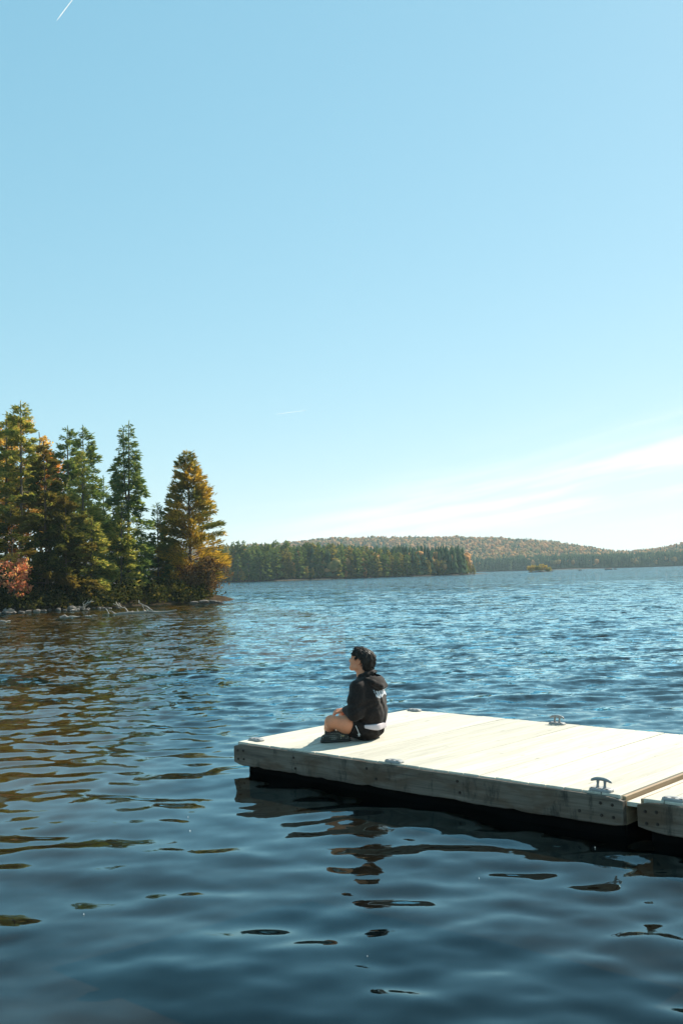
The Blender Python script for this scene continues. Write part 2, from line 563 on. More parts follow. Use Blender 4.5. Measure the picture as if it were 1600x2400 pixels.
def plank_mesh(name, wd, ln, th, seed):
    rnd = random.Random(seed)
    me = box_me(name, 0, wd, 0, ln, -th, 0, 0.004, 1)
    for v in me.vertices:
        v.co.x += rnd.uniform(-0.0012, 0.0012)
        v.co.z += rnd.uniform(-0.0008, 0.0008)
    return me


def bolt_mesh():
    bm = bmesh.new()
    bmesh.ops.create_cone(bm, cap_ends=True, segments=10, radius1=0.011, radius2=0.011, depth=0.004)
    bmesh.ops.create_cone(bm, cap_ends=True, segments=6, radius1=0.0085, radius2=0.007, depth=0.012,
                          matrix=Matrix.Translation((0, 0, 0.004)))
    me = bpy.data.meshes.new('bolt')
    bm.to_mesh(me)
    bm.free()
    return me


def rough_board(name, x0, x1, y0, y1, z0, z1, seed, amp=0.0028, nx=60):
    """board with a worn, slightly wavy top edge, chipped corners and lower edge"""
    rnd = np.random.default_rng(seed)
    xs = np.linspace(x0, x1, nx)
    prof = []
    for zi, (yy, zz, sgn) in enumerate(((y0, z0, -1), (y0, z1, 1), (y1, z1, 1), (y1, z0, -1))):
        prof.append((yy, zz, sgn))
    top = np.convolve(rnd.normal(0, 1, nx + 8), np.ones(5) / 5, 'same')[4:-4] * amp
    bot = np.convolve(rnd.normal(0, 1, nx + 8), np.ones(3) / 3, 'same')[4:-4] * amp * 1.3
    bot += (rnd.random(nx) > 0.93) * 0.008
    for arr, s in ((top, -1), (bot, 1)):
        arr[0] += s * 0.022
        arr[-1] += s * 0.018
        arr[1] += s * 0.004
        arr[-2] += s * 0.004
    c = 0.006
    rings = []
    for i, x in enumerate(xs):
        zt, zb = z1 + top[i], z0 + bot[i]
        rings += [(x, y0, zb + c), (x, y0, zt - c), (x, y0 + c, zt), (x, y1, zt), (x, y1, zb), (x, y0 + c, zb)]
    F = []
    for i in range(nx - 1):
        for k in range(6):
            a, b = i * 6 + k, i * 6 + (k + 1) % 6
            F.append((a, a + 6, b + 6, b))
    F += [tuple(range(5, -1, -1))[::-1], tuple((nx - 1) * 6 + k for k in range(6))]
    me = bpy.data.meshes.new(name)
    me.from_pydata(rings, [], F)
    bm = bmesh.new()
    bm.from_mesh(me)
    bmesh.ops.recalc_face_normals(bm, faces=bm.faces[:])
    bm.to_mesh(me)
    bm.free()
    return me


PLANKS = [plank_mesh('plank', 0.1365, DW - 0.056, 0.038, k) for k in range(6)]
BOLT = bolt_mesh()
FASC_TOP = DECK_Z - 0.014


def dock_section(label, s0, length, seed):
    root = empty('floating_dock_section')
    root.location = DOCK_ORI + Vector((math.cos(DOCK_ROT) * s0, math.sin(DOCK_ROT) * s0, 0))
    root.rotation_euler = (0, 0, DOCK_ROT)
    tag(root, label, 'dock', 'sections of the floating dock')
    n = int(round((length - 0.06) / 0.1415))
    pitch = (length - 0.06) / n
    rnd = random.Random(seed)
    for i in range(n):
        p = obj('plank', PLANKS[(i * 5 + seed) % 6], M['plank'], root,
                (0.03 + i * pitch + (pitch - 0.1365) / 2, 0.028 + rnd.uniform(-0.004, 0.004), DECK_Z + rnd.uniform(-0.0015, 0.0015)))
        p.rotation_euler = (rnd.uniform(-0.0006, 0.0006), 0, rnd.uniform(-0.001, 0.001))
    zb = FASC_TOP - 0.190
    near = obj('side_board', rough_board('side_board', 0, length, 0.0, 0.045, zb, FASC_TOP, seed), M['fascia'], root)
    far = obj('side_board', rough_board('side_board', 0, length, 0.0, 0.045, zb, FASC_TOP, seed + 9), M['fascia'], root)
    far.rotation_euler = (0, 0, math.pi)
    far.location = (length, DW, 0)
    for xe in (0.002, length - 0.027):
        obj('end_board', box_me('end_board', xe, xe + 0.025, 0.048, DW - 0.048, zb + 0.01, FASC_TOP + 0.006, 0.003, 1), M['brown_wood'], root)
    for yb in (0.62, 1.24, 1.86):
        obj('joist', box_me('joist', 0.03, length - 0.03, yb - 0.02, yb + 0.02, zb + 0.03, DECK_Z - 0.0395, 0), M['brown_wood'], root)
    obj('float', box_me('float', 0.09 if s0 == 0 else 0.035, length - 0.035, 0.085, DW - 0.085, -0.24, DECK_Z - 0.045, 0.03, 2), M['float'], root)
    bs = [(0.055, 0.06), (0.13, 0.055), (0.06, 0.135), (0.135, 0.13), (length - 0.075, 0.05), (length - 0.16, 0.048),
          (length - 0.07, 0.13), (length - 0.155, 0.128), (0.78, 0.05), (0.80, 0.14), (1.62, 0.05), (1.72, 0.12), (2.52, 0.045), (2.54, 0.125),
          (length - 0.32, 0.12)]
    for (x, dz) in bs:
        b = obj('bolt', BOLT, M['rust'], root, (x, -0.001, FASC_TOP - dz))
        b.rotation_euler = (R(90), 0, 0)
    return root


dock1 = dock_section('wide weathered timber floating dock section carrying the seated person', 0.0, SEC_LEN, 3)
dock2 = dock_section('short stretch of floating dock cut off by the frame, beyond the open joint', SEC_LEN + GAP, SEC_LEN, 17)
obj('joint_board', box_me('joint_board', SEC_LEN + 0.0015, SEC_LEN + GAP - 0.0015, 0.05, DW - 0.05, FASC_TOP - 0.055, FASC_TOP - 0.026, 0.003, 1), M['plank'], dock1)


def dock_pt(s, t, z=DECK_Z):
    c, sn = math.cos(DOCK_ROT), math.sin(DOCK_ROT)
    return Vector((DOCK_ORI.x + s * c - t * sn, DOCK_ORI.y + s * sn + t * c, z))


def oval_plate(name, L, W, h, inset, seg=24):
    """rounded rectangular casting with a sloping rim"""
    bm = bmesh.new()
    rings = []
    for (f, z) in ((1.0, 0.0), (1.0, h * 0.45), (1 - inset * 0.35, h * 0.85), (1 - inset, h), (0.5, h * 1.02)):
        ring = []
        for k in range(seg):
            a = 2 * math.pi * k / seg
            ca, sa = math.cos(a), math.sin(a)
            e = 0.55
            x = L / 2 * math.copysign(abs(ca) ** e, ca) - (1 - f) * L / 2 * math.copysign(abs(ca) ** e, ca)
            y = W / 2 * math.copysign(abs(sa) ** e, sa) * f
            ring.append(bm.verts.new((x, y, z)))
        rings.append(ring)
    for r0, r1 in zip(rings, rings[1:]):
        for k in range(seg):
            bm.faces.new((r0[k], r0[(k + 1) % seg], r1[(k + 1) % seg], r1[k]))
    bm.faces.new(rings[-1])
    bm.faces.new(rings[0][::-1])
    me = bpy.data.meshes.new(name)
    bm.to_mesh(me)
    bm.free()
    return me


PLATE = oval_plate('base_plate', 0.165, 0.085, 0.020, 0.16)
SLOT = box_me('slot', -0.013, 0.013, -0.006, 0.006, -0.001, 0.0015, 0.001, 1)


def horn_mesh():
    g = Geo()
    xs = np.linspace(-0.078, 0.078, 15)
    z = 0.074 + 0.004 * np.cos(xs / 0.078 * 1.2) - 0.016 * (np.abs(xs) / 0.078) ** 3
    r = 0.0125 - 0.004 * (np.abs(xs) / 0.078) ** 2
    r[0] = r[-1] = 0.003
    g.tube(np.stack([xs, 0 * xs, z], 1), r, 10)
    return g.me('horn', True)


def post_mesh():
    g = Geo()
    z = np.linspace(0.012, 0.074, 7)
    g.tube(np.stack([0 * z + 0.006 * (z / 0.07 - 0.5), 0 * z, z], 1), 0.0085 + 0.004 * np.abs(z - 0.043) / 0.03, 9)
    return g.me('post', True)


HORN, POST = horn_mesh(), post_mesh()


def cleat(s, t, up, label, rot=0.0):
    root = empty('folding_cleat', dock_pt(s, t, DECK_Z + 0.0005), DOCK_ROT + rot)
    tag(root, label, 'cleat', 'folding cleats on the dock')
    obj('base_plate', PLATE, M['galv'], root)
    if up:
        obj('horn', HORN, M['galv'], root)
        for x in (-0.026, 0.026):
            obj('post', POST, M['galv'], root, (x, 0, 0))
    else:
        h = obj('horn', HORN, M['galv'], root, (0, 0, -0.0655))
        h.scale = (0.82, 1.6, 1.0)
    for x in (-0.05, 0.0, 0.05):
        obj('slot', SLOT, M['rust'], root, (x, -0.026, 0.0203))
    return root


cleat(0.13, 0.16, False, 'folded-down cleat on the far left corner of the dock, before the seated person')
cleat(1.86, 0.065, False, 'folded-down grey cleat midway along the near edge of the dock')
cleat(0.16, 2.42, False, 'folded-down pale cleat at the far back corner, just right of the person')
cleat(1.93, 2.40, True, 'raised metal cleat standing on the far edge of the dock against the water')
cleat(3.66, 0.075, True, 'raised grey metal cleat at the near edge beside the joint')
cleat(4.17, 0.085, False, 'folded-down grey cleat on the second dock section past the joint')

# ------------------------------------------------------------------ seated person
class SDF:
    """blends rounded shapes into one continuous skin on a voxel grid"""
    def __init__(s, lo, hi, h):
        s.h, s.lo = h, np.array(lo, float)
        s.ax = [np.arange(lo[k], hi[k], h) for k in range(3)]
        s.F = np.full([len(a) for a in s.ax], 0.2, np.float32)

    def _win(s, lo, hi, pad):
        sl, gr = [], []
        for k in range(3):
            i0 = max(0, int((lo[k] - pad - s.lo[k]) / s.h))
            i1 = min(len(s.ax[k]), int((hi[k] + pad - s.lo[k]) / s.h) + 2)
            sl.append(slice(i0, max(i0, i1)))
            gr.append(s.ax[k][i0:max(i0, i1)])
        G = np.meshgrid(*gr, indexing='ij')
        return tuple(sl), np.stack(G, -1)

    def blend(s, sl, d, k, cut=False):
        f = s.F[sl]
        if cut:
            d = -d
            hh = np.clip(0.5 - 0.5 * (d - f) / k, 0, 1)
            s.F[sl] = d * (1 - hh) + f * hh + k * hh * (1 - hh) if False else np.maximum(f, d)
        else:
            hh = np.clip(0.5 + 0.5 * (f - d) / k, 0, 1)
            s.F[sl] = f * (1 - hh) + d * hh - k * hh * (1 - hh)

    def cap(s, a, b, ra, rb, k=0.02, cut=False, flat=None):
        a, b = np.array(a, float), np.array(b, float)
        r = max(ra, rb)
        sl, P = s._win(np.minimum(a, b) - r, np.maximum(a, b) + r, 0.06)
        if P.size == 0:
            return
        ab = b - a
        t = np.clip(((P - a) @ ab) / max(1e-9, ab @ ab), 0, 1)
        q = P - (a + t[..., None] * ab)
        if flat is not None:
            n, f = np.array(flat[0], float), flat[1]
            n = n / np.linalg.norm(n)
            c = q @ n
            q = q + n * (c * (1 / f - 1))[..., None]
        s.blend(sl, np.linalg.norm(q, axis=-1) - (ra + (rb - ra) * t), k, cut)

    def chain(s, pts, rad, k=0.02, **kw):
        for i in range(len(pts) - 1):
            s.cap(pts[i], pts[i + 1], rad[i], rad[i + 1], k, **kw)

    def ell(s, c, r, k=0.02, rot=None, cut=False):
        c, r = np.array(c, float), np.array(r, float)
        m = r.max()
        sl, P = s._win(c - m, c + m, 0.06)
        if P.size == 0:
            return
        q = P - c
        if rot is not None:
            q = q @ np.array(rot)
        k0 = np.linalg.norm(q / r, axis=-1)
        k1 = np.linalg.norm(q / (r * r), axis=-1) + 1e-9
        s.blend(sl, k0 * (k0 - 1) / k1, k, cut)

    def half(s, p, n):
        """keep only what lies behind the plane"""
        n = np.array(n, float)
        n /= np.linalg.norm(n)
        G = np.stack(np.meshgrid(*s.ax, indexing='ij'), -1)
        s.F = np.maximum(s.F, ((G - np.array(p)) @ n).astype(np.float32))

    def warp(s, fn):
        G = np.meshgrid(*s.ax, indexing='ij')
        s.F = s.F + fn(*G).astype(np.float32)

    def mesh(s, name):
        F, h = s.F, s.h
        ins = F < 0
        nx, ny, nz = F.shape
        c = np.zeros((nx - 1, ny - 1, nz - 1), np.int8)
        for i in (0, 1):
            for j in (0, 1):
                for k in (0, 1):
                    c += ins[i:nx - 1 + i, j:ny - 1 + j, k:nz - 1 + k]
        act = (c > 0) & (c < 8)
        I = np.argwhere(act)
        idx = -np.ones(act.shape, np.int64)
        idx[act] = np.arange(len(I))
        acc = np.zeros((len(I), 3))
        cnt = np.zeros(len(I))
        cor = [(i, j, k) for i in (0, 1) for j in (0, 1) for k in (0, 1)]
        for a in cor:
            for ax in range(3):
                if a[ax] == 0:
                    b = list(a)
                    b[ax] = 1
                    fa = F[I[:, 0] + a[0], I[:, 1] + a[1], I[:, 2] + a[2]]
                    fb = F[I[:, 0] + b[0], I[:, 1] + b[1], I[:, 2] + b[2]]
                    m = (fa < 0) != (fb < 0)
                    t = np.where(m, fa / np.where(m, fa - fb, 1), 0)
                    p = np.tile(np.array(a, float), (len(I), 1))
                    p[:, ax] += t
                    acc += p * m[:, None]
                    cnt += m
        V = s.lo + (I + acc / np.maximum(cnt, 1)[:, None]) * h
        Q = []
        for ax in range(3):
            o1, o2 = [(1, 2), (2, 0), (0, 1)][ax]
            A = ins
            sl0 = [slice(1, -1)] * 3
            sl0[ax] = slice(0, -1)
            sl1 = [slice(1, -1)] * 3
            sl1[ax] = slice(1, None)
            x = A[tuple(sl0)] != A[tuple(sl1)]
            E_ = np.argwhere(x)
            off = np.ones(3, int)
            off[ax] = 0
            E_ = E_ + off
            sign = A[E_[:, 0], E_[:, 1], E_[:, 2]]
            def cell(d1, d2):
                q = E_.copy()
                q[:, o1] -= d1
                q[:, o2] -= d2
                return idx[q[:, 0], q[:, 1], q[:, 2]]
            f = np.stack([cell(1, 1), cell(0, 1), cell(0, 0), cell(1, 0)], 1)
            f[~sign] = f[~sign][:, ::-1]
            Q.append(f)
        Q = np.concatenate(Q)
        Q = Q[(Q >= 0).all(1)]
        return mesh_from(name, V, Q, True)


SEAT = pix(853, 1731, z=DECK_Z)             # where the person sits on the deck
PHI = R(157)
FWD, LFT = np.array([math.cos(PHI), math.sin(PHI), 0]), np.array([-math.sin(PHI), math.cos(PHI), 0])
ORG = np.array([0.045, 0.0, 0.0])


def bp(f, l, z):
    """point in the body's own frame: forward, left, up"""
    return ORG + FWD * f + LFT * l + np.array([0, 0, z])


LO, HI = (-0.50, -0.45, -0.01), (0.32, 0.52, 0.93)
HEADP = R(10)                                # chin lifted
HF = FWD * math.cos(HEADP) + np.array([0, 0, math.sin(HEADP)])
HU = -FWD * math.sin(HEADP) + np.array([0, 0, math.cos(HEADP)])
HC = bp(0.052, 0, 0.716)
HROT = np.stack([HF, LFT, HU], 1)


def hp(f, l, u):
    return HC + HF * f + LFT * l + HU * u


KNEE_L, ANK_L = np.array([-0.288, -0.185, 0.185]), np.array([-0.325, 0.10, 0.085])
KNEE_R, ANK_R = np.array([-0.17, 0.33, 0.15]), np.array([-0.185, -0.03, 0.075])
HIP_L, HIP_R = bp(0.02, 0.095, 0.105), bp(0.02, -0.095, 0.105)
SHO_L, SHO_R = bp(0.034, 0.150, 0.470), bp(0.015, -0.155, 0.470)
ELB_L, ELB_R = bp(0.035, 0.215, 0.265), bp(0.02, -0.215, 0.262)
WRI_L, WRI_R = bp(0.165, 0.120, 0.268), bp(0.190, -0.080, 0.265)


def hand(S, wrist, dirv, palm_n, side):
    """palm, four bent fingers of unequal length and a thumb on the side"""
    d = unit(np.array(dirv, float))
    n = unit(np.array(palm_n, float) - d * (np.array(palm_n, float) @ d))      # back of the hand
    x = np.cross(n, d) * side                                                   # towards the thumb
    k0 = wrist + d * 0.085
    S.cap(wrist, wrist + d * 0.045, 0.026, 0.03, 0.012, flat=(n, 0.62))
    S.cap(wrist + d * 0.03 + x * 0.018, k0 + x * 0.024, 0.021, 0.018, 0.012, flat=(n, 0.7))
    S.cap(wrist + d * 0.03 - x * 0.014, k0 - x * 0.024, 0.021, 0.017, 0.012, flat=(n, 0.7))
    for i, (o, ln) in enumerate(((0.031, 0.070), (0.010, 0.078), (-0.011, 0.072), (-0.031, 0.056))):
        a = k0 + x * o
        b = a + (d * 0.86 - n * 0.4) * ln * 0.45
        c = b + (d * 0.45 - n * 0.85) * ln * 0.32
        e = c + (d * 0.0 - n * 1.0) * ln * 0.24
        S.chain([a, b, c, e], [0.0098, 0.0092, 0.0085, 0.0075], 0.004)
    t0 = wrist + d * 0.028 + x * 0.026
    t1 = t0 + (d * 0.6 + x * 0.75 - n * 0.2) * 0.038
    t2 = t1 + (d * 0.95 + x * 0.25 - n * 0.2) * 0.030
    S.chain([t0, t1, t2], [0.015, 0.0115, 0.009], 0.006)


def build_person():
    root = empty('person', SEAT)
    tag(root, 'person in black hoodie and shorts sitting cross-legged on the dock, looking left over the water', 'person')
    # ---------------- skin
    S = SDF(LO, HI, 0.0042)
    S.chain([bp(0, 0, 0.10), bp(-0.03, 0, 0.24), bp(0.0, 0, 0.40), bp(0.02, 0, 0.50)], [0.085, 0.085, 0.09, 0.07], 0.03)
    S.chain([bp(0.022, 0, 0.50), bp(0.035, 0, 0.58), hp(-0.02, 0, -0.06)], [0.068, 0.060, 0.062], 0.02)
    S.ell(hp(-0.012, 0, 0.020), (0.094, 0.075, 0.076), 0.02, HROT)
    S.ell(hp(0.035, 0, -0.035), (0.066, 0.062, 0.078), 0.03, HROT)
    S.cap(hp(0.02, 0.045, -0.075), hp(0.075, 0.012, -0.098), 0.022, 0.020, 0.02)
    S.cap(hp(0.02, -0.045, -0.075), hp(0.075, -0.012, -0.098), 0.022, 0.020, 0.02)
    S.ell(hp(0.086, 0, -0.092), (0.018, 0.022, 0.017), 0.015, HROT)             # chin
    S.cap(hp(0.082, 0, 0.005), hp(0.106, 0, -0.030), 0.009, 0.012, 0.012)       # nose
    S.ell(hp(0.105, 0, -0.036), (0.010, 0.015, 0.008), 0.006, HROT)
    S.cap(hp(0.074, 0.04, 0.022), hp(0.078, -0.04, 0.022), 0.012, 0.012, 0.012)  # brow
    S.ell(hp(0.088, 0, -0.060), (0.012, 0.021, 0.006), 0.004, HROT)             # lips
    S.ell(hp(0.087, 0, -0.072), (0.011, 0.018, 0.006), 0.004, HROT)
    for sd in (1, -1):
        S.ell(hp(0.072, 0.030 * sd, -0.004), (0.012, 0.016, 0.010), 0.01, HROT, cut=True)
        S.ell(hp(-0.012, 0.077 * sd, -0.014), (0.017, 0.009, 0.030), 0.006, HROT)    # ear
        S.ell(hp(-0.010, 0.085 * sd, -0.010), (0.009, 0.006, 0.016), 0.004, HROT, cut=True)
    for hip, kn, an in ((HIP_L, KNEE_L, ANK_L), (HIP_R, KNEE_R, ANK_R)):
        mid = hip * 0.45 + kn * 0.55 + np.array([0, 0, 0.004])
        S.chain([hip, mid, kn], [0.088, 0.074, 0.054], 0.03)
        S.ell(kn + np.array([-0.006, 0, 0.006]), (0.054, 0.052, 0.052), 0.02)
        calf = kn * 0.62 + an * 0.38 + np.array([0, 0, -0.012])
        S.chain([kn, calf, an], [0.050, 0.052, 0.034], 0.02)
    S.chain([ANK_R, ANK_R + np.array([-0.09, -0.08, -0.03])], [0.036, 0.03], 0.02)
    S.chain([ANK_L, ANK_L + np.array([-0.005, 0.10, -0.03])], [0.036, 0.03], 0.02)
    for sh, el, wr in ((SHO_L, ELB_L, WRI_L), (SHO_R, ELB_R, WRI_R)):
        S.chain([sh, el, wr], [0.045, 0.036, 0.025], 0.02)
    hand(S, WRI_L, np.array([-0.97, 0.10, -0.12]), (-0.1, -0.25, 1.0), -1)
    hand(S, WRI_R, np.array([-0.75, -0.66, -0.06]), (-0.15, 0.1, 1.0), 1)
    skin = simple_mat('skin', (0.60, 0.235, 0.125), 0.55, 0.35, 0, 0.06, 30)
    skin.node_tree.nodes['Principled BSDF'].inputs['Subsurface Weight'].default_value = 0.08
    skin.node_tree.nodes['Principled BSDF'].inputs['Subsurface Radius'].default_value = (0.012, 0.005, 0.003)
    S.F = np.maximum(S.F, np.float32(0.003) - np.broadcast_to(S.ax[2][None, None, :], S.F.shape).astype(np.float32))
    body = obj('body', S.mesh('body'), skin, root)
    # ---------------- face details
    def blob(name, c, r, m, rot=HROT):
        bm = bmesh.new()
        bmesh.ops.create_uvsphere(bm, u_segments=12, v_segments=8, radius=1.0)
        for v in bm.verts:
            q = np.array(rot) @ (np.array(v.co) * np.array(r)) + c
            v.co = q
        me = bpy.data.meshes.new(name)
        bm.to_mesh(me)
        bm.free()
        return obj(name, me, m, body)
    dark = simple_mat('eye_dark', (0.02, 0.014, 0.012), 0.3)
    lip = simple_mat('lip', (0.42, 0.16, 0.13), 0.5)
    for sd in (1, -1):
        blob('eye', hp(0.064, 0.031 * sd, -0.004), (0.013, 0.013, 0.010), dark)
        blob('eyebrow', hp(0.083, 0.033 * sd, 0.026), (0.008, 0.020, 0.0035), dark)
    blob('mouth', hp(0.090, 0, -0.066), (0.0105, 0.019, 0.007), lip)
    # ---------------- hair
    S = SDF(HC - 0.16, HC + 0.16, 0.0036)
    S.ell(hp(-0.018, 0, 0.024), (0.105, 0.085, 0.080), 0.02, HROT)
    S.ell(hp(-0.056, 0, -0.015), (0.075, 0.083, 0.080), 0.03, HROT)
    S.ell(hp(0.030, 0, 0.058), (0.070, 0.072, 0.046), 0.03, HROT)
    S.cap(hp(-0.080, 0.03, -0.065), hp(-0.080, -0.03, -0.065), 0.036, 0.036, 0.02)
    S.cap(hp(0.074, 0.035, 0.044), hp(0.074, -0.035, 0.044), 0.017, 0.017, 0.02)      # fringe
    for sd in (1, -1):
        S.cap(hp(0.014, 0.064 * sd, 0.035), hp(0.008, 0.066 * sd, 0.008), 0.013, 0.006, 0.012)   # side locks
    G = np.stack(np.meshgrid(*S.ax, indexing='ij'), -1) - HC
    gf, gl, gu = G @ HF, G @ LFT, G @ HU
    face = np.minimum(gf - 0.030 + 0.25 * np.maximum(0, -gu), 0.028 - gu)              # forehead and cheeks stay bare
    ear = 0.036 - np.sqrt((gf + 0.002) ** 2 + (gu + 0.026) ** 2 * 0.8)
    ear = np.where(np.abs(gl) > 0.060, ear, -1)
    low = np.minimum(gf + 0.042, -0.020 - gu)
    nape = -0.105 - gu
    front = gf - 0.080 + 0.35 * np.maximum(0, gu - 0.045)
    S.F = np.maximum.reduce([S.F, face, ear, low, nape, front]).astype(np.float32)
    ang = np.arctan2(gl, gu + 0.05)
    st = 0.0013 * np.sin(ang * 46 + gf * 60) + 0.0012 * np.sin(ang * 83 - gf * 45 + 1.0) + 0.0014 * np.sin(gf * 40 + gl * 60)
    S.F = S.F + st.astype(np.float32)
    mh, t = mat('black_brown_hair')
    tc = t.n('ShaderNodeTexCoord').outputs['Object']
    nz = t.noise(t.v('MULTIPLY', tc, (60, 200, 60)), 1.0, 3.0)
    pr = t.n('ShaderNodeBsdfPrincipled', ins={'Base Color': t.ramp(nz.outputs[0], [(0.3, (0.006, 0.0045, 0.004)), (0.7, (0.022, 0.014, 0.010))]), 'Roughness': 0.5, 'Specular IOR Level': 0.3})
    finish(t, pr.outputs[0])
    hair = obj('hair', S.mesh('hair'), mh, root)
    # loose locks lying over the cap of hair, combed down from the crown
    rngh = np.random.default_rng(4)
    hv = np.array([v.co for v in hair.data.vertices])
    hn = np.array([v.normal for v in hair.data.vertices])
    pick = rngh.choice(len(hv), 900, replace=False)
    crown_pt = hp(-0.045, 0.0, 0.10)
    g = Geo()
    for i in pick:
        if (hv[i] - HC) @ HU < -0.09 or ((hv[i] - HC) @ HF > 0.055 and (hv[i] - HC) @ HU < 0.05):
            continue
        n_ = hn[i]
        out = hv[i] - crown_pt
        dn = unit(out - n_ * (out @ n_) + LFT * rngh.normal(0, 0.02) + HF * rngh.normal(0, 0.015))
        ln = rngh.uniform(0.016, 0.036)
        side = np.cross(n_, dn)
        q = [hv[i] + dn * ln * u + n_ * (0.0005 + 0.0028 * math.sin(math.pi * min(1, u * 0.9)) - 0.002 * u) + side * rngh.normal(0, 0.0015) for u in (0, 0.35, 0.7, 1.0)]
        g.tube(np.array(q), [0.0012, 0.0026, 0.0022, 0.0004], 4)
    obj('lock', g.me('lock', True), mh, hair)['kind'] = 'stuff'
    # ---------------- hoodie
    S = SDF(LO, HI, 0.0055)
    S.chain([bp(-0.005, 0, 0.15), bp(-0.03, 0, 0.25), bp(-0.015, 0, 0.37), bp(0.0, 0, 0.46)], [0.135, 0.128, 0.120, 0.09], 0.04)
    for sd in (1, -1):
        S.chain([bp(-0.015, 0.062 * sd, 0.155), bp(-0.035, 0.065 * sd, 0.25), bp(-0.02, 0.075 * sd, 0.38), bp(0.0, 0.09 * sd, 0.46)], [0.108, 0.112, 0.110, 0.078], 0.04)
        S.cap(bp(0.018, 0.05 * sd, 0.525), (SHO_L if sd > 0 else SHO_R), 0.056, 0.064, 0.04)
    for sh, el, wr in ((SHO_L, ELB_L, WRI_L), (SHO_R, ELB_R, WRI_R)):
        S.chain([sh, sh * 0.5 + el * 0.5, el], [0.074, 0.078, 0.072], 0.03)
        S.ell(el, (0.078, 0.074, 0.068), 0.03)
        cuff = el * 0.14 + wr * 0.86
        S.chain([el, el * 0.45 + cuff * 0.55, cuff], [0.068, 0.062, 0.046], 0.02)
        S.cap(cuff, el * 0.04 + wr * 0.96, 0.040, 0.036, 0.006)
    S.half(bp(-0.13, 0, 0.104), (FWD * 0.28 + np.array([0, 0, -1.0])))
    # soft folds running round the sleeve and down the back
    S.warp(lambda X, Y, Z: 0.0035 * np.sin(34 * Z + 18 * X + 5 * np.sin(9 * X + 14 * Y)) * np.sin(16 * X - 9 * Z + 2)
           + 0.003 * np.sin(58 * (Z * 0.7 - X * 0.7) + 3 * np.sin(20 * Z)) * (Z < 0.36)
           + 0.003 * np.sin(46 * X + 30 * Y + 12 * Z))
    # collar and folded-back hood
    S.chain([bp(0.075, 0.035, 0.535), bp(0.035, 0.070, 0.560), bp(-0.02, 0.072, 0.580), bp(-0.055, 0.03, 0.590), bp(-0.055, -0.03, 0.590), bp(-0.02, -0.072, 0.580), bp(0.035, -0.070, 0.560), bp(0.075, -0.035, 0.535)],
            [0.022, 0.026, 0.028, 0.028, 0.028, 0.028, 0.026, 0.022], 0.014)
    S.ell(bp(-0.085, 0.0, 0.520), (0.085, 0.125, 0.060), 0.016, np.stack([unit(FWD * 0.8 + np.array([0, 0, 0.6])), LFT, unit(np.array([0, 0, 0.8]) - FWD * 0.6)], 1))
    S.chain([bp(-0.02, 0.105, 0.548), bp(-0.10, 0.110, 0.515), bp(-0.145, 0.05, 0.475), bp(-0.145, -0.05, 0.475), bp(-0.10, -0.11, 0.515), bp(-0.02, -0.105, 0.548)], [0.020, 0.026, 0.030, 0.030, 0.026, 0.020], 0.010)
    S.ell(bp(-0.075, 0.0, 0.570), (0.050, 0.075, 0.026), 0.006, np.stack([unit(FWD * 0.9 + np.array([0, 0, 0.35])), LFT, unit(np.array([0, 0, 0.9]) - FWD * 0.35)], 1), cut=True)
    S.cap(bp(0.055, 0, 0.56), hp(0.0, 0, -0.03), 0.058, 0.070, 0.002, cut=True)
    m, t = mat('black_hoodie_fleece')
    tc = t.n('ShaderNodeTexCoord').outputs['Object']
    x, y, z = t.sep(tc)
    rel = t.v('SUBTRACT', tc, tuple(ORG))
    f = t.v('DOT_PRODUCT', rel, tuple(FWD))
    l = t.v('DOT_PRODUCT', rel, tuple(LFT))
    nz = t.noise(tc, 60, 3.0)
    c = t.ramp(nz.outputs[0], [(0.3, (0.009, 0.007, 0.0066)), (0.7, (0.024, 0.017, 0.0152))])
    # broken white print of short upright strokes across the upper back
    zz = t.m('ADD', z, t.m('MULTIPLY', t.m('SINE', t.m('MULTIPLY', l, 30.0)), 0.012))
    row = t.m('MULTIPLY', t.m('GREATER_THAN', zz, 0.385), t.m('LESS_THAN', zz, 0.448))
    bk = t.m('LESS_THAN', f, -0.06)
    rng_l = t.m('LESS_THAN', t.m('ABSOLUTE', l), 0.125)
    cell = t.m('FRACT', t.m('MULTIPLY', t.m('ADD', l, t.m('MULTIPLY', z, 0.25)), 30.0))
    stroke = t.m('GREATER_THAN', cell, 0.28)
    hb = t.m('GREATER_THAN', t.noise(t.v('MULTIPLY', tc, (50, 50, 26)), 1.0, 1.0).outputs[0], 0.40)
    pm = t.m('MULTIPLY', t.m('MULTIPLY', row, bk), t.m('MULTIPLY', rng_l, t.m('MULTIPLY', stroke, hb)))
    c = t.mix(pm, c, (0.50, 0.53, 0.58))
    p = t.n('ShaderNodeBsdfPrincipled', ins={'Base Color': c, 'Roughness': 0.92, 'Specular IOR Level': 0.2, 'Sheen Weight': 0.08, 'Sheen Roughness': 0.5,
            'Normal': t.n('ShaderNodeBump', ins={'Height': t.noise(tc, 260, 2.0).outputs[0], 'Strength': 0.25, 'Distance': 0.002}).outputs[0]})
    finish(t, p.outputs[0])
    obj('hoodie', S.mesh('hoodie'), m, root)
    # ---------------- white shirt hem showing under the hoodie
    S = SDF(LO, (HI[0], HI[1], 0.3), 0.005)
    S.cap(bp(-0.02, 0.065, 0.13), bp(-0.02, -0.065, 0.13), 0.126, 0.126, 0.02)
    S.half(bp(-0.13, 0, 0.094), (FWD * 0.30 + np.array([0, 0, -1.0])))
    S.half(bp(-0.1, 0, 0.150), np.array([0, 0, 1.0]))
    obj('undershirt', S.mesh('undershirt'), simple_mat('white_cotton', (0.52, 0.46, 0.48), 0.85, 0.2, 0, 0.05), root)
    # ---------------- shorts
    S = SDF(LO, (HI[0], HI[1], 0.32), 0.0055)
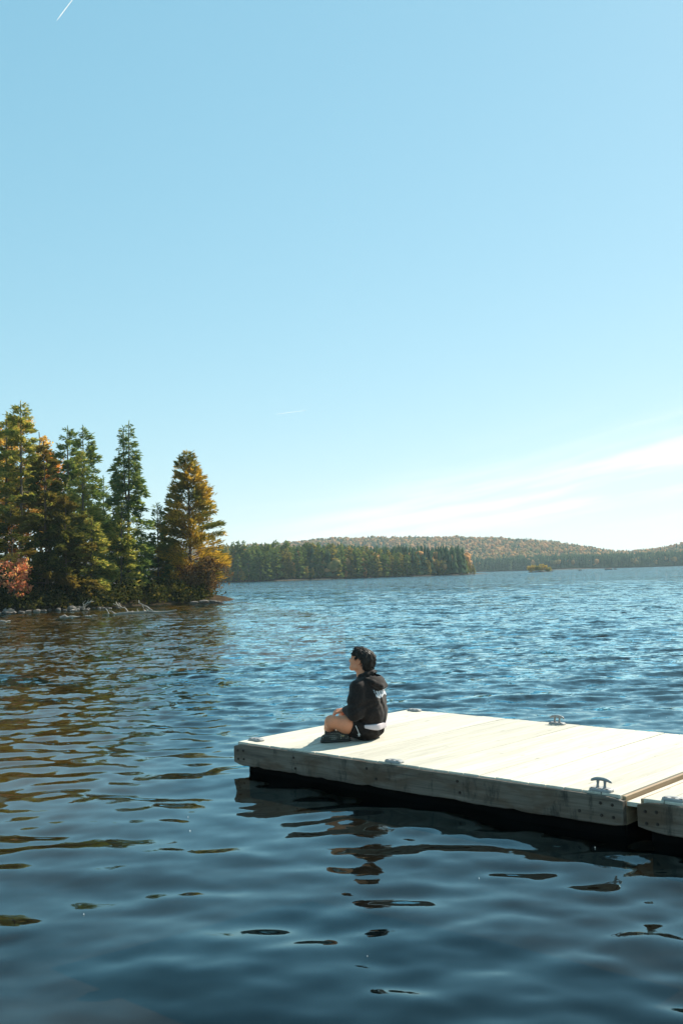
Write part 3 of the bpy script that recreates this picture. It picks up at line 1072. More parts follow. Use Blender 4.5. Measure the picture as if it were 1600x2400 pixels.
    S.cap(bp(-0.005, 0.062, 0.098), bp(-0.005, -0.062, 0.098), 0.116, 0.116, 0.03)
    for hip, kn in ((HIP_L, KNEE_L), (HIP_R, KNEE_R)):
        cut = hip * 0.60 + kn * 0.40
        S.chain([hip, cut], [0.108, 0.094], 0.03)
    for hip, kn in ((HIP_L, KNEE_L), (HIP_R, KNEE_R)):
        dv = unit(kn - hip)
        cutp = hip * 0.56 + kn * 0.44
        G = np.stack(np.meshgrid(*S.ax, indexing='ij'), -1)
        near = ((G - hip) @ dv) > 0
        pl = ((G - cutp) @ dv).astype(np.float32)
        side = (G @ LFT - ORG @ LFT) * (1 if hip is HIP_L else -1) > 0.0
        S.F = np.where(near & side, np.maximum(S.F, pl), S.F)
    S.warp(lambda X, Y, Z: 0.0035 * np.sin(40 * X + 26 * Y + 4 * np.sin(15 * Z)) + 0.002 * np.sin(70 * Z - 30 * X))
    S.F = np.maximum(S.F, np.float32(0.002) - np.broadcast_to(S.ax[2][None, None, :], S.F.shape).astype(np.float32))
    sh = obj('shorts', S.mesh('shorts'), simple_mat('black_shorts_cloth', (0.012, 0.0095, 0.009), 0.85, 0.2, 0, 0.3, 40, 0.3, 120), root)
    # small white mark and piping on the near leg of the shorts
    wh = simple_mat('white_print', (0.7, 0.7, 0.7), 0.6)
    me_s = sh.data
    dep = [Vector(v.co) for v in me_s.vertices]
    def on_shorts(X, Z):
        best = min((v for v in dep if abs(v.x - X) < 0.012 and abs(v.z - Z) < 0.012), key=lambda v: v.y, default=Vector((X, -0.2, Z)))
        return np.array([X, best.y - 0.003, Z])
    for pts in ([(-0.075, 0.15), (-0.062, 0.12), (-0.052, 0.09)], [(-0.052, 0.092), (-0.046, 0.075), (-0.044, 0.05)], [(-0.060, 0.068), (-0.045, 0.080), (-0.036, 0.064)], [(-0.050, 0.070), (-0.052, 0.052)]):
        g = Geo()
        g.tube(np.array([on_shorts(*q) for q in pts]), np.full(len(pts), 0.0028), 5)
        obj('white_mark', g.me('white_mark'), wh, sh)
    # ---------------- shoes
    knit, t = mat('dark_knit_shoe')
    tc = t.n('ShaderNodeTexCoord').outputs['Object']
    vo = t.n('ShaderNodeTexVoronoi', feature='F1', ins={'Randomness': 0.05, 'Scale': 62.0})
    t.t.links.new(tc, vo.inputs['Vector'])
    c = t.mix(t.mr(vo.outputs['Distance'], 0.20, 0.32, 1.0, 0.0), (0.030, 0.031, 0.026), (0.33, 0.33, 0.28))
    finish(t, t.n('ShaderNodeBsdfPrincipled', ins={'Base Color': c, 'Roughness': 0.85}).outputs[0])
    solem = simple_mat('dark_rubber_sole', (0.022, 0.023, 0.02), 0.7)
    tabm = simple_mat('tan_shoe_tab', (0.30, 0.25, 0.13), 0.7)
    for heel, toe in ((ANK_R + np.array([0.02, -0.075, 0]), np.array([-0.378, -0.155, 0])), (ANK_L + np.array([0.01, -0.02, 0]), np.array([-0.30, 0.30, 0]))):
        h0, t0 = np.array([heel[0], heel[1], 0.0]), np.array([toe[0], toe[1], 0.0])
        d = unit(t0 - h0)
        sx = np.cross(d, [0, 0, 1.0])
        S = SDF(np.minimum(h0, t0) - np.array([0.09, 0.09, 0.01]), np.maximum(h0, t0) + np.array([0.09, 0.09, 0.15]), 0.0045)
        up = np.array([0, 0, 1.0])
        S.chain([h0 + up * 0.045, h0 * 0.55 + t0 * 0.45 + up * 0.044, t0 - d * 0.03 + up * 0.034], [0.043, 0.045, 0.040], 0.02)
        S.chain([h0 + up * 0.06, h0 + up * 0.09 + d * 0.02], [0.040, 0.040], 0.02)
        S.cap(h0 * 0.75 + t0 * 0.25 + up * 0.07, h0 * 0.4 + t0 * 0.6 + up * 0.045, 0.036, 0.034, 0.02)
        S.F = np.maximum(S.F, np.float32(0.014) - np.broadcast_to(S.ax[2][None, None, :], S.F.shape).astype(np.float32))
        shoe = obj('shoe', S.mesh('shoe'), knit, root)
        S = SDF(np.minimum(h0, t0) - np.array([0.09, 0.09, 0.01]), np.maximum(h0, t0) + np.array([0.09, 0.09, 0.06]), 0.0045)
        S.chain([h0 + up * 0.014, h0 * 0.55 + t0 * 0.45 + up * 0.014, t0 - d * 0.028 + up * 0.016], [0.046, 0.046, 0.045], 0.02)
        zb = np.broadcast_to(S.ax[2][None, None, :], S.F.shape).astype(np.float32)
        S.F = np.maximum.reduce([S.F, np.float32(0.001) - zb, zb - np.float32(0.026)])
        obj('sole', S.mesh('sole'), solem, shoe)
        tab = box_me('heel_tab', -0.030, 0.030, -0.003, 0.003, -0.009, 0.009, 0.003, 1)
        tb = obj('heel_tab', tab, tabm, shoe)
        q = h0 + d * 0.045 + sx * 0.041 + up * 0.055
        if (sx @ np.array([0, -1.0, 0])) < 0:
            q = h0 + d * 0.045 - sx * 0.041 + up * 0.055
        tb.location = q
        tb.rotation_euler = (0, 0, math.atan2(d[1], d[0]))
    return root


build_person()

# ------------------------------------------------------------------ trees
def sprays(P, D, L, W, rng, cross=2):
    """needle sprays: thin diamonds at points P along directions D, two crossing per spray"""
    n = len(P)
    P, D = np.asarray(P), unit(np.asarray(D))
    L = np.broadcast_to(L, (n,))
    W = np.broadcast_to(W, (n,))
    out = []
    base = unit(rng.normal(0, 1, (n, 3)))
    a = unit(np.cross(D, base))
    b = np.cross(D, a)
    for k in range(cross):
        side = a if k == 0 else b
        p0 = P
        p1 = P + D * (L * 0.45)[:, None] + side * (W * 0.5)[:, None]
        p2 = P + D * L[:, None]
        p3 = P + D * (L * 0.45)[:, None] - side * (W * 0.5)[:, None]
        out.append(np.stack([p0, p1, p2, p3], 1))
    V = np.concatenate(out).reshape(-1, 3)
    return V, np.arange(len(V)).reshape(-1, 4)


def conifer(seed, H, rad, first=0.12, dens=9.0, per=14, profile=0.85, droop=0.25, lift=0.15, spray=0.34, sw=0.075,
            gaps=0.12, twin=False, thin_top=0.0, trunk_r=None, bend=0.25, ragged=0.3, cross=2):
    """trunk + limbs (wood) and needle sprays of a conifer, base at the origin"""
    rng = np.random.default_rng(seed)
    wood, P, D, LL = Geo(), [], [], []
    tr = trunk_r or H * 0.011
    stems = [(0.0, 0.0, H)]
    if twin:
        stems = [(0.10, 0.0, H), (-0.30, 0.1, H * 0.975)]
    for si, (ox, oy, hh) in enumerate(stems):
        zz = np.linspace(0, hh, 14)
        bx = bend * np.sin(zz / hh * 2.2 + seed) * 0.3
        by = bend * np.cos(zz / hh * 1.7 + seed) * 0.2
        bx, by = bx - bx[0], by - by[0]
        if twin:
            f = np.clip((zz / hh - 0.45) / 0.25, 0, 1)
            bx, by = bx * 0.3 + ox * f, by * 0.3 + oy * f
        rr = tr * (1 - zz / hh) ** 0.8 + 0.012
        if si == 0 or not twin:
            wood.tube(np.stack([bx, by, zz], 1), rr * np.where(zz < hh * 0.03, 1.3, 1.0), 7)
        else:
            k = zz > hh * 0.42
            wood.tube(np.stack([bx, by, zz], 1)[k], rr[k] * 0.8, 6)
        nb = int(dens * hh * (0.6 if twin else 1.0))
        for i in range(nb):
            u = (i + rng.random()) / nb
            z = hh * (first + (0.985 - first) * u)
            if si == 1 and z < hh * 0.5:
                continue
            if rng.random() < gaps and u < 0.9:
                continue
            rel = (z / hh - first) / (1 - first)
            R0 = rad * ((1 - rel) ** profile) * (1.0 if rel > 0.12 else 0.7 + 2.5 * rel) + 0.10
            if twin:
                R0 *= 0.85
            ln = R0 * rng.uniform(1 - ragged, 1 + ragged * 0.55)
            az = rng.uniform(0, 2 * math.pi)
            if twin and rel > 0.55:
                az = rng.normal(0 if si == 0 else math.pi, 1.5)
            dh = np.array([math.cos(az), math.sin(az), 0])
            m = 6
            s = np.linspace(0, 1, m)
            up0 = lift + 0.55 * rel
            zc = z + ln * (up0 * s - (droop + up0 * 0.4) * s ** 2 + 0.10 * s ** 4)
            cx, cy = np.interp(z, zz, bx), np.interp(z, zz, by)
            side = np.array([-dh[1], dh[0], 0]) * rng.normal(0, 0.10) * ln
            pts = np.stack([cx + dh[0] * ln * s + side[0] * s ** 2, cy + dh[1] * ln * s + side[1] * s ** 2, zc], 1)
            wood.tube(pts, np.linspace(0.010 + 0.010 * ln, 0.004, m), 3)
            q = max(4, int(3.4 * per * ln * (1 - thin_top * max(0, rel - 0.75) * 4)))
            ss = rng.uniform(0.18 if ln > 0.7 else 0.05, 1.0, q) ** 0.8
            pp = np.stack([np.interp(ss, s, pts[:, k]) for k in range(3)], 1)
            tang = unit(pts[-1] - pts[0])
            lat = np.cross(tang, [0, 0, 1.0])
            sg = rng.choice([-1, 1], q)[:, None]
            d = tang[None] * rng.uniform(0.5, 1.1, (q, 1)) + lat[None] * sg * rng.uniform(0.2, 1.0, (q, 1)) * (1.15 - ss[:, None])
            d[:, 2] += rng.normal(0.04, 0.22, q)
            pp += rng.normal(0, 0.05 + 0.03 * ln, (q, 3)) * np.array([1, 1, 0.6]) + lat[None] * sg * (rng.uniform(0, 0.28, (q, 1)) * ln * (1.1 - ss[:, None]))
            pp[:, 2] += rng.normal(0, 0.07, q)
            P.append(pp)
            D.append(d)
            LL.append(np.full(q, spray) * rng.uniform(0.7, 1.3, q) * (0.65 + 0.35 * min(1, ln)))
        # leader
        k = 10
        P.append(np.stack([np.full(k, bx[-1]), np.full(k, by[-1]), np.linspace(hh * 0.955, hh, k)], 1))
        D.append(np.stack([rng.normal(0, .4, k), rng.normal(0, .4, k), np.full(k, 0.9)], 1))
        LL.append(np.full(k, spray * 0.7))
    P, D, LL = np.concatenate(P), np.concatenate(D), np.concatenate(LL)
    V, F = sprays(P, D, LL, LL * (1.05 * sw / spray), rng, cross)
    return wood, V, F


def leaf_quads(P, size, rng, flat=0.0):
    n = len(P)
    a = unit(rng.normal(0, 1, (n, 3)) * np.array([1, 1, 1 - flat]))
    b = unit(np.cross(a, rng.normal(0, 1, (n, 3))))
    s = (size * rng.uniform(0.6, 1.35, n))[:, None]
    q = np.stack([P - a * s * 0.6, P + b * s * 0.42, P + a * s * 0.6, P - b * s * 0.42], 1)
    return q.reshape(-1, 3), np.arange(n * 4).reshape(-1, 4)


def broadleaf(seed, H, rad, leaves=9000, size=0.16, first=0.35, nb=26, clump=0.55, trunk_r=None, lean=0.0):
    rng = np.random.default_rng(seed)
    wood, P = Geo(), []
    tr = trunk_r or H * 0.011
    zz = np.linspace(0, H * 0.93, 9)
    bx = lean * (zz / H) ** 1.5 + 0.12 * np.sin(zz * 0.7 + seed) * zz / H
    wood.tube(np.stack([bx, 0 * zz, zz], 1), tr * (1 - zz / H) ** 0.7 + 0.01, 7)
    per = leaves // nb
    for i in range(nb):
        u = (i + rng.random()) / nb
        z0 = H * (first + (0.9 - first) * u * 0.95)
        prof = math.sin(math.pi * min(0.97, 0.16 + 0.8 * u)) ** 0.7
        ln = rad * prof * rng.uniform(0.55, 1.15)
        az = rng.uniform(0, 2 * math.pi)
        m = 6
        s = np.linspace(0, 1, m)
        rise = rng.uniform(0.35, 0.9) * ln
        c0 = np.interp(z0, zz, bx)
        pts = np.stack([c0 + math.cos(az) * ln * s, math.sin(az) * ln * s, z0 + rise * s ** 1.2 - 0.1 * ln * s ** 3], 1)
        wood.tube(pts, np.linspace(0.02 + tr * 0.25, 0.006, m), 4)
        nsub = 5
        for j in range(nsub):
            sj = rng.uniform(0.35, 1.0)
            c = np.array([np.interp(sj, s, pts[:, k]) for k in range(3)]) + rng.normal(0, 0.16, 3) * ln
            cc = clump * rng.uniform(0.6, 1.3) * max(0.35, min(1.0, ln))
            kq = int(per / nsub * rng.uniform(0.5, 1.5))
            r = rng.random(kq) ** 0.45
            P.append(c + unit(rng.normal(0, 1, (kq, 3))) * (r * cc)[:, None] * np.array([1, 1, 0.62]))
    V, F = leaf_quads(np.concatenate(P), size, rng, 0.3)
    return wood, V, F


def make_tree(name, label, cat, parts, leafmat, barkmat, loc, rz=0.0, group=None, scale=1.0):
    wood, V, F = parts
    root = empty(name, loc, rz)
    root.scale = (scale, scale, scale)
    tag(root, label, cat, group)
    obj('trunk', wood.me('trunk', True), barkmat, root)
    obj('crown', mesh_from('crown', V, F), leafmat, root)
    return root


def shore_x(y):
    return y


# ------------------------------------------------------------------ wooded point on the left
def point_fn(X, Y):
    """low wooded point whose tip lies at the left middle of the picture"""
    edge = 62.3 + 0.8 * np.clip(X + 22, 0, 20) + 0.8 * np.sin(0.45 * X) + 0.35 * np.sin(1.7 * X + 1)
    back = 110 + 0 * X
    tip = -8.6 - 0.10 * np.abs(Y - 77) ** 1.3
    d = np.minimum(np.minimum(Y - edge, back - Y), (tip - X) * 0.9)
    z = np.where(d > 0, 0.05 + 1.0 * (1 - np.exp(-d / 4.0)) + 0.03 * np.clip(d, 0, 30), 0.22 * d)
    z = z + np.where(d > -1, 0.12 * np.sin(2.1 * X + 0.6 * Y) * np.sin(1.7 * Y), 0) * np.clip(d + 1, 0, 1)
    return np.maximum(z, -3.8)


px_x = np.concatenate([[-220, -140, -90], np.linspace(-60, 0, 170)])
px_y = np.concatenate([np.linspace(52, 90, 110), np.linspace(92, 125, 16)])
def bank_mat():
    """dark forest soil on the bank, amber sand below the waterline"""
    m, t = mat('bank_soil_and_sand')
    tc = t.n('ShaderNodeTexCoord').outputs['Object']
    x_, y_, z_ = t.sep(tc)
    nz = t.noise(tc, 1.5, 4.0, 0.6)
    c = t.ramp(nz.outputs[0], [(0.3, (0.03, 0.023, 0.015)), (0.7, (0.08, 0.06, 0.04))])
    c = t.mix(t.mr(t.m('ADD', z_, t.m('MULTIPLY', nz.outputs[0], 0.2)), 0.06, -0.10), c, (0.22, 0.155, 0.055))
    finish(t, t.n('ShaderNodeBsdfDiffuse', ins={0: c}).outputs[0])
    return m


tag(obj('wooded_point_ground', grid_me('wooded_point_ground', px_x, px_y, point_fn), bank_mat()), kind='structure')


def ground_z(x, y):
    return float(point_fn(np.array([x]), np.array([y]))[0])


def base_at(px, dist, sink=0.12):
    """ground point below a photograph column at a distance"""
    p = pix(px, 1380, dist=dist)
    return Vector((p.x, p.y, max(0.0, ground_z(p.x, p.y)) - sink))


def height_to(px, py_top, dist, base):
    return pix(px, py_top, dist=dist).z - base.z


def C(name, label, px, top, dist, rad, leaf, bark='bark', seed=1, group='conifers on the wooded point', **kw):
    b = base_at(px, dist)
    h = height_to(px, top, dist, b)
    return make_tree(name, label, 'tree', conifer(seed, h, rad, **kw), M[leaf], M[bark], b, 0, group)


def B(name, label, px, top, dist, rad, leaf, bark='bark', seed=1, group='broadleaf trees on the wooded point', **kw):
    b = base_at(px, dist)
    h = height_to(px, top, dist, b)
    return make_tree(name, label, 'tree', broadleaf(seed, h, rad, **kw), M[leaf], M[bark], b, 0, group)


C('spruce_tree', 'tall spruce at the left frame edge with a bare trunk before yellow leaves', 16, 968, 74, 1.7, 'spruce_olive', seed=11, first=0.34, dens=7, per=16, profile=0.55)
C('spruce_tree', 'tallest spruce near the left edge with a long bare trunk and pointed top', 50, 944, 73, 2.3, 'spruce_olive', seed=12, first=0.36, dens=7.5, per=17, profile=0.6)
C('spruce_tree', 'pointed spruce, left one of the close pair left of the tall lone spruce', 163, 1002, 77, 2.0, 'spruce', seed=13, first=0.30, dens=8, per=17, profile=0.65)
C('spruce_tree', 'pointed spruce, right one of the close pair left of the tall lone spruce', 203, 1000, 79, 2.1, 'spruce', seed=14, first=0.28, dens=8, per=17, profile=0.62)
C('fir_tree', 'slender green fir in front of the right one of the close spruce pair', 201, 1056, 70, 2.0, 'spruce_olive', seed=15, first=0.06, dens=10, per=18, profile=0.8)
C('fir_tree', 'small thin pale fir showing between the spruce pair and the tall lone spruce', 247, 1118, 84, 1.3, 'spruce', seed=16, first=0.1, dens=9, per=14, profile=0.9)
C('spruce_tree', 'tall lone twin-topped spruce standing clear against the sky', 304, 990, 72, 2.45, 'spruce', seed=17, first=0.10, dens=17, per=15, profile=0.85, twin=True, droop=0.42, lift=0.0, gaps=0.05)
C('fir_tree', 'short green fir at the foot of the tall lone twin-topped spruce', 284, 1180, 70.5, 1.6, 'spruce_olive', seed=18, first=0.05, dens=11, per=19, profile=0.8)
C('fir_tree', 'slim dark fir between the tall lone spruce and the golden pine', 371, 1182, 75, 1.25, 'spruce', seed=19, first=0.05, dens=10, per=17, profile=0.9)
C('pine_tree', 'broad golden pine at the tip of the wooded point', 448, 1058, 76, 3.2, 'gold_pine', 'bark_red', seed=20, first=0.04, dens=19, per=18, profile=0.74, lift=0.30, droop=0.12, spray=0.34, sw=0.06, ragged=0.16, gaps=0.0)
C('cedar_tree', 'dense dark cedar with drooping sprays behind the red maple', 112, 1040, 67, 3.0, 'cedar', 'bark_red', seed=21, first=0.03, dens=11, per=19, profile=0.8, droop=0.35, spray=0.32, sw=0.11)
C('cedar_tree', 'rounded olive-brown cedar low at the shore right of the dark cedar', 158, 1165, 67, 2.3, 'cedar', 'bark_red', seed=22, first=0.02, dens=13, per=20, profile=0.6, spray=0.3, sw=0.11)
C('fir_tree', 'bushy green fir with drooping lower limbs near the shore stones', 215, 1215, 68.5, 1.9, 'spruce_olive', seed=23, first=0.03, dens=12, per=18, profile=0.7, droop=0.4)
C('fir_tree', 'dark fir deep in the shade right of the tall lone spruce foot', 330, 1235, 76, 1.8, 'spruce', seed=24, first=0.04, dens=11, per=18, profile=0.75)
C('hemlock_tree', 'dark hemlock filling the gap left of the golden pine', 395, 1262, 78, 1.8, 'spruce', seed=25, first=0.03, dens=12, per=18, profile=0.7)
C('hemlock_tree', 'dark hemlock behind the two tallest trunks at the left edge', 30, 1190, 70, 2.6, 'cedar', seed=26, first=0.03, dens=11, per=17, profile=0.7)
C('hemlock_tree', 'shaded hemlock behind the short green fir', 262, 1215, 78, 2.2, 'spruce', seed=27, first=0.04, dens=10, per=17, profile=0.7)
C('hemlock_tree', 'shaded hemlock standing behind the rounded olive-brown cedar', 140, 1120, 76, 2.4, 'cedar', seed=28, first=0.05, dens=9, per=17, profile=0.75)
B('birch_tree', 'tall yellow-brown birch crown behind the tallest spruce', 30, 938, 84, 2.6, 'gold_leaf', seed=31, leaves=9000, size=0.17, first=0.4, nb=30)
B('birch_tree', 'thin half-bare birch with pale leaves right of the tallest spruce', 98, 985, 86, 2.2, 'gold_leaf', seed=32, leaves=3600, size=0.15, first=0.35, nb=30)
B('birch_tree', 'yellow birch filling the middle height behind the left trunks', 70, 1080, 80, 2.8, 'gold_leaf', seed=33, leaves=8000, size=0.17, first=0.3, nb=28)
B('maple_tree', 'small orange maple between the two bare trunks at the left edge', 32, 1160, 77, 1.5, 'orange_leaf', seed=34, leaves=3600, size=0.16, first=0.3, nb=18)
B('maple_tree', 'orange-tipped maple behind the dark cedar top', 118, 1020, 80, 1.3, 'orange_leaf', seed=35, leaves=2600, size=0.15, first=0.55, nb=18)
B('maple_sapling', 'red and orange maple sapling leaning over the shore at the left frame edge', 36, 1308, 63.6, 1.35, 'red_leaf', seed=36, leaves=1700, size=0.16, first=0.22, nb=20, clump=0.42)
B('birch_sapling', 'small yellow sapling behind the red maple sapling', 22, 1285, 64.5, 0.6, 'gold_leaf', seed=37, leaves=700, size=0.16, first=0.5, nb=9, clump=0.35)
B('alder_shrub', 'russet half-bare shrub against the right foot of the golden pine', 487, 1300, 74.6, 1.45, 'brown_leaf', seed=38, leaves=3600, size=0.12, first=0.08, nb=26, clump=0.6)
B('alder_shrub', 'brown shrub before the trunk of the golden pine', 440, 1322, 74.2, 1.2, 'brown_leaf', seed=39, leaves=2200, size=0.12, first=0.1, nb=20, clump=0.55)
# the wood goes on to the left of the frame
for k, (px, top, dist) in enumerate(((-70, 960, 72), (-150, 1010, 68), (-240, 950, 74), (-330, 1040, 66))):
    b = base_at(px, dist)
    make_tree('spruce_tree', 'spruce of the wood going on past the left frame edge', 'tree',
              conifer(60 + k, height_to(px, top, dist, b), 2.4, first=0.1, dens=7, per=14, profile=0.7), M['spruce_olive'], M['bark'], b, 0, 'spruces past the left frame edge')


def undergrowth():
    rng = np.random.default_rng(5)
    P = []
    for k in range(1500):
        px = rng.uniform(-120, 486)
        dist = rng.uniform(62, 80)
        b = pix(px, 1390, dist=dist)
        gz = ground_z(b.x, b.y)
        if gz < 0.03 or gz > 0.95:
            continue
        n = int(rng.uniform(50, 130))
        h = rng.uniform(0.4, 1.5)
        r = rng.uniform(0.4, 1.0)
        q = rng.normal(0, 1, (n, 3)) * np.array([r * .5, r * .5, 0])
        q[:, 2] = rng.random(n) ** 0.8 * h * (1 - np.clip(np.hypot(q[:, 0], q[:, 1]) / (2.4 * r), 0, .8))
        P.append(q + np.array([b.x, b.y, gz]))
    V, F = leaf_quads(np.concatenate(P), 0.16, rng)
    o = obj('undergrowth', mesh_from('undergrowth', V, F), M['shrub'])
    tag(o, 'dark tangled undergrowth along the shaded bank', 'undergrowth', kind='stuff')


undergrowth()


# ------------------------------------------------------------------ stones and driftwood along the shore
def rock_mesh(seed, flat=0.6):
    bm = bmesh.new()
    bmesh.ops.create_icosphere(bm, subdivisions=2, radius=0.5)
    rnd = random.Random(seed)
    ax = [Vector((rnd.gauss(0, 1), rnd.gauss(0, 1), rnd.gauss(0, 1))).normalized() for _ in range(7)]
    lim = [rnd.uniform(0.27, 0.44) for _ in ax]
    for v in bm.verts:
        for a, l in zip(ax, lim):
            d = v.co.dot(a)
            if d > l:
                v.co -= a * (d - l) * 0.9
        v.co *= rnd.uniform(0.96, 1.04)
        v.co.z *= flat
        v.co.x *= 1.25
    me = bpy.data.meshes.new('rock')
    bm.to_mesh(me)
    bm.free()
    return me


ORD = ('first', 'second', 'third', 'fourth', 'fifth', 'sixth', 'seventh', 'eighth', 'ninth', 'tenth', 'eleventh', 'twelfth', 'thirteenth', 'fourteenth', 'fifteenth',
       'sixteenth', 'seventeenth', 'eighteenth', 'nineteenth', 'twentieth')


def nth(k):
    return ORD[k] if k < 20 else ('twenty-' + ORD[k - 20] if k < 29 else ('thirtieth' if k == 29 else 'thirty-' + ORD[k - 30]))


stone_count = {True: 0, False: 0}
ROCKS = [rock_mesh(k, 0.55 + 0.06 * (k % 4)) for k in range(7)]
PALE = [rock_mesh(k + 20, 0.5 + 0.07 * (k % 3)) for k in range(4)]
special = [(170, 1428, 26, 0, 'largest rounded brown boulder at the shore right of the stones'),
           (116, 1426, 16, 1, 'pale upright pointed stone at the left shore'),
           (22, 1433, 26, 1, 'broad pale flat slab at the left end of the shore stones'),
           (184, 1426, 20, 0, 'brown boulder leaning against the largest rounded boulder')]
for (px, py, wpx, pale, lab) in special:
    p = pix(px, py, z=0.05)
    o = obj('boulder', (PALE if pale else ROCKS)[px % 4], M['pale_rock' if pale else 'rock'], None, p, (random.uniform(-.2, .2), random.uniform(-.2, .2), random.random() * 6))
    o.scale = (wpx * p.y / FPX,) * 3
    tag(o, lab, 'rock')
rr = random.Random(3)
for k in range(46):
    px = 2 + k * 6.1 + rr.uniform(-3, 3)
    py = 1436 - px * 0.042 + rr.uniform(-3.5, 2.0)
    p = pix(px, py, z=0.03)
    pale = rr.random() < (0.75 if px < 95 else 0.25)
    o = obj('shore_stone', (PALE if pale else ROCKS)[k % 4], M['pale_rock' if pale else 'rock'], None, p, (rr.uniform(-.3, .3), rr.uniform(-.3, .3), rr.random() * 6))
    o.scale = (rr.uniform(7, 15) * p.y / FPX,) * 3
    tag(o, '%s %s stone from the left frame edge in the row lining the shore' % (nth(stone_count[pale]), 'pale grey' if pale else 'dark brown'), 'stone', 'stones lining the left shore')
    stone_count[pale] += 1
for k, (px, py, wpx) in enumerate(((478, 1411, 26), (492, 1410, 22), (503, 1411, 16), (513, 1412, 13), (520, 1413, 9), (468, 1408, 22), (455, 1413, 20))):
    p = pix(px, py, z=0.06)
    o = obj('shore_rock', ROCKS[k % 7], M['rock'], None, p, (0, 0, rr.random() * 6))
    o.scale = (wpx * p.y / FPX, wpx * p.y / FPX, wpx * p.y / FPX * 0.8)
    tag(o, '%s from the right end of the dark rocks running off the tip of the point' % nth((4, 3, 2, 1, 0, 5, 6)[k]), 'rock', 'rocks off the tip of the point')


def stick(name, pts_px, r0, r1, parent, z0=None, dist=None):
    """branch through photograph pixels at one distance"""
    P = [pix(x, y, dist=dist) for x, y in pts_px]
    P = np.array([list(p) for p in P])
    rng = np.random.default_rng(len(pts_px) * 7 + int(pts_px[0][0]))
    P[:, 1] += rng.normal(0, 0.12, len(P))
    n = 9
    s = np.linspace(0, 1, len(P))
    u = np.linspace(0, 1, n)
    Q = np.stack([np.interp(u, s, P[:, k]) for k in range(3)], 1)
    Q[1:-1] += rng.normal(0, r0 * 0.4, (n - 2, 3))
    g = Geo()
    g.tube(Q, np.linspace(r0, r1, n), 6)
    return obj(name, g.me(name, True), M['driftwood'], parent)


c6 = lambda x, y: (x / 2.8, 1360 + y / 2.8)
dead = empty('fallen_dead_tree', (0, 0, 0))
tag(dead, 'bleached dead tree lying in the shallows with bare branches sticking up', 'dead tree')
stick('trunk', [c6(676, 230), c6(800, 220), c6(930, 212), c6(1045, 206), c6(1160, 196)], 0.09, 0.05, dead, dist=54.0)
for pts in ([(718, 222), (690, 186)], [(756, 220), (720, 202)], [(852, 214), (820, 182), (790, 170), (742, 154)], [(792, 172), (790, 148)],
            [(776, 166), (768, 142)], [(1000, 200), (950, 166), (915, 150), (908, 132)], [(950, 206), (936, 160)], [(978, 208), (958, 180)], [(905, 206), (902, 186)], [(870, 214), (862, 204)]):
    stick('branch', [c6(*q) for q in pts], 0.045, 0.018, dead, dist=54.0)
lg = empty('driftwood_log', (0, 0, 0))
tag(lg, 'short pale log floating left of the fallen dead tree', 'log')
stick('log', [c6(398, 248), c6(465, 242), c6(530, 239)], 0.10, 0.05, lg, dist=50.5)
stick('branch', [c6(440, 243), c6(420, 234)], 0.03, 0.012, lg, dist=50.5)
lg2 = empty('driftwood_log', (0, 0, 0))
tag(lg2, 'small pale stick adrift at the left frame edge', 'log')
stick('log', [c6(-10, 272), c6(35, 272), c6(66, 267)], 0.06, 0.03, lg2, dist=46.8)
lg3 = empty('driftwood_log', (0, 0, 0))
tag(lg3, 'thin sunken log between the short pale log and the dead tree', 'log')
stick('log', [c6(560, 237), c6(600, 234), c6(645, 231)], 0.06, 0.03, lg3, dist=51.2)
bs = empty('bare_shrub', (0, 0, 0))
tag(bs, 'grey leafless shrub at the water edge right of the largest boulder', 'shrub')
for pts in ([(540, 192), (556, 160), (610, 128)], [(545, 190), (570, 150), (585, 130)], [(548, 192), (540, 150), (560, 132)], [(556, 160), (600, 140), (616, 138)], [(552, 175), (590, 150), (600, 130)]):
    stick('branch', [c6(*q) for q in pts], 0.03, 0.012, bs, dist=63.2)

# ------------------------------------------------------------------ far shore, hill and islet
HORZ = lambda px: 1345.3 - (px - 800) * math.tan(ROLL)


def far_h(px, py, dist):
    return CAM_Z + (HORZ(px) - py) / FPX * dist


def far_land(X, Y):
    """near headland on the left at 350-430 m, the main shore at about 850 m, wooded hill behind"""
    rngx = X / np.maximum(Y, 1) * FPX + 800                       # bearing expressed as a photograph column
    head = 352 + np.clip(X + 40, 0, 200) * 0.65 + 5 * np.sin(X * 0.11) + 3 * np.sin(X * 0.37)
    head_r = 58 + 0.05 * (Y - 400) + 4 * np.sin(Y * 0.05)
    d1 = np.minimum(Y - head, head_r - X)
    main = 830 + 14 * np.sin(X * 0.021) + 0.05 * X + 8 * np.sin(X * 0.06)
    d2 = Y - main
    d = np.maximum(d1, d2)
    z = np.where(d > 0, 0.12 + 0.045 * np.minimum(d, 60), 0.12 * d)
    # ridge heights in degrees above the horizon become metres at 1350 m
    cols = np.array([-6000, -2000, 300, 535, 650, 760, 900, 1100, 1200, 1300, 1370, 1430, 1470, 1530, 1600, 1800, 2400, 7000])
    tops = np.array([25, 28, 32, 32, 35, 40, 39, 36, 32, 26, 18, 11, 10, 13, 19, 30, 30, 25], float)
    ridge = np.interp(rngx, cols, tops)
    up = np.clip((Y - 880) / 470, 0, 1)
    up = up * up * (3 - 2 * up)
    z = z + np.where(Y > 880, ridge * up * (1 - 0.25 * np.clip((Y - 1400) / 900, 0, 1)), 0)
    return np.maximum(z, -4.0)


fx = np.concatenate([np.linspace(-2400, -500, 20), np.linspace(-480, 900, 240), np.linspace(920, 2400, 16)])
fy = np.concatenate([np.linspace(330, 480, 70), np.linspace(490, 1500, 110), np.linspace(1530, 2300, 12)])
tag(obj('far_shore_hills', grid_me('far_shore_hills', fx, fy, far_land), M['soil']), kind='structure')


def flz(x, y):
    return float(far_land(np.array([x], float), np.array([y], float))[0])


